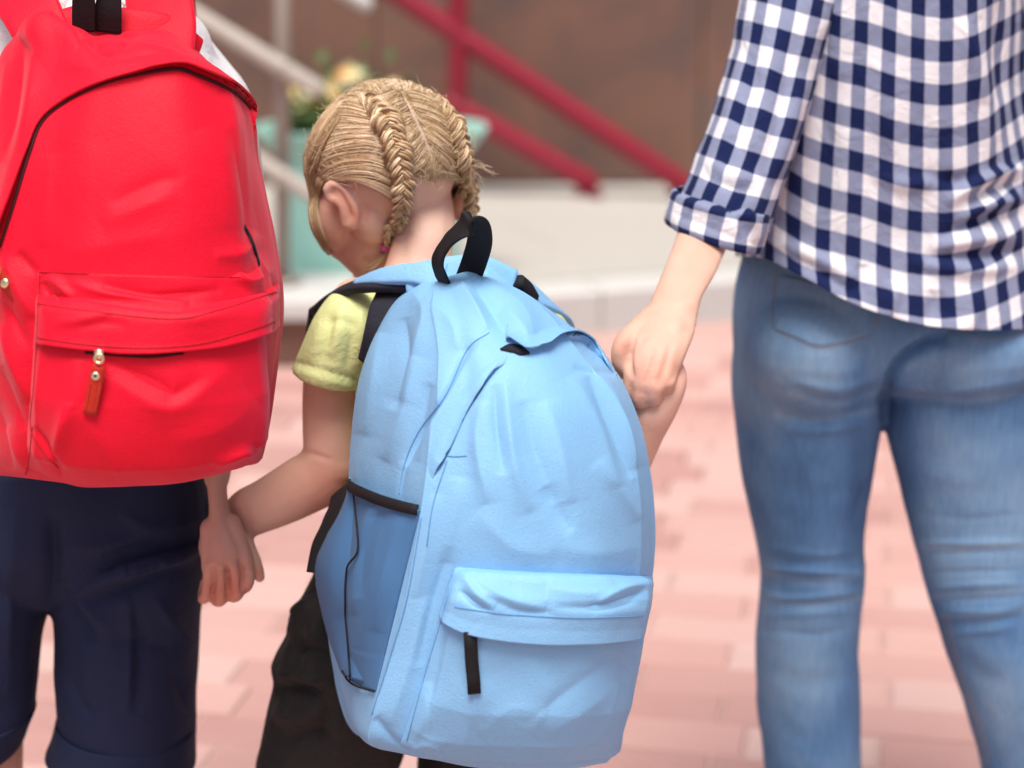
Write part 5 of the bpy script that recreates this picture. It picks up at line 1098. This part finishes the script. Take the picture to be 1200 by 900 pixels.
def sleeve_mesh(rows, n, m, u0, v0, strokes, name, parent, namp=.002, seed=0, pu=PU, pv=PV, tw=0.0):
    C, A, B = [], [], []
    for r_ in rows:
        l = P(r_[0], r_[1], r_[4]); q_ = P(r_[2], r_[3], r_[4]); C.append((l + q_) / 2); A.append((q_ - l) / 2); B.append(np.array(r_[6] if len(r_) > 6 else (0, 1, 0)) * r_[5] / 2)
    Bm = crm(len(C), m, False); C, A, B = Bm @ np.array(C), Bm @ np.array(A), Bm @ np.array(B)
    th = np.linspace(0, 2 * math.pi, n + 1) + math.pi / 2
    g = C[:, None] + A[:, None] * np.cos(th)[None, :, None] + B[:, None] * np.sin(th)[None, :, None]
    U, Vv = uv_of(g); Vv = Vv * .3 + Vv.mean(1, keepdims=True) * .7
    V_ = g.reshape(-1, 3); F_ = orient(V_, grid_faces(m, n + 1, False).tolist())
    N_ = vnormals(V_, np.array(F_)); V_ = cloth_noise(V_, N_, namp, 20, seed); V_ = sculpt(V_, F_, strokes)
    o = obj(name, V_, F_, 'gingham', parent, uv=np.c_[(U.ravel() + u0) / pu, (Vv.ravel() + v0 + U.ravel() * tw) / pv])
    md = o.modifiers.new('thickness', 'SOLIDIFY'); md.thickness = .0014; md.offset = 0
    return o
slv = sleeve_mesh([(936,-196,1030,-90,2.235,.10), (892,-172,1008,-96,2.225,.13), (884,-110,1000,-60,2.20,.135), (875,-50,988,-10,2.175,.13), (866,10,972,32,2.15,.125), (853,70,956,92,2.125,.12), (836,130,938,158,2.095,.115), (815,190,918,216,2.07,.11), (800,225,906,250,2.055,.108), (793,243,900,270,2.045,.102)], 90, 120, 0, .012, [
 ([(905,20),(900,90),(880,180)], 10, 4), ([(930,40),(918,120),(898,200)], 8, -4), ([(870,60),(858,130),(836,200)], 9, 3), ([(885,60),(874,130),(850,210)], 7, -3), ([(940,90),(925,150),(905,215)], 8, 5), ([(830,190),(860,205),(890,212)], 7, 4), ([(824,206),(856,220),(884,226)], 5, -4), ([(860,160),(880,190),(886,220)], 6, -3)], 'sleeve', wom, .003, 77, tw=.10)
sleeve_mesh([(793,222,900,246,2.048,.100), (788,226,903,250,2.047,.118), (784,240,899,268,2.044,.120), (781,255,893,288,2.040,.118), (783,262,889,293,2.040,.112), (792,262,882,290,2.042,.098), (797,250,882,276,2.044,.086)], 90, 50, .012, .02, [([(800,236),(830,246),(858,262)], 5, 3), ([(850,240),(868,258),(874,288)], 5, -5), ([(864,238),(880,258),(886,284)], 6, 5), ([(790,252),(830,266),(870,284)], 4, -2)], 'rolled_cuff', wom, .002, 79)
sleeve_mesh([(1100,-100,1180,-200,2.235,.10), (1120,-120,1222,-178,2.23,.13), (1150,-110,1240,-110,2.22,.125), (1180,0,1262,0,2.235,.12), (1196,120,1276,120,2.23,.11), (1208,220,1290,215,2.21,.105)], 60, 60, 0, 0, [], 'sleeve', wom, .003, 81)
q = curve(np.array([(1010,-200,2.2),(1040,-196,2.17),(1080,-196,2.17),(1110,-200,2.2)], float), 30); p_ = P(q[:, 0], q[:, 1], q[:, 2])
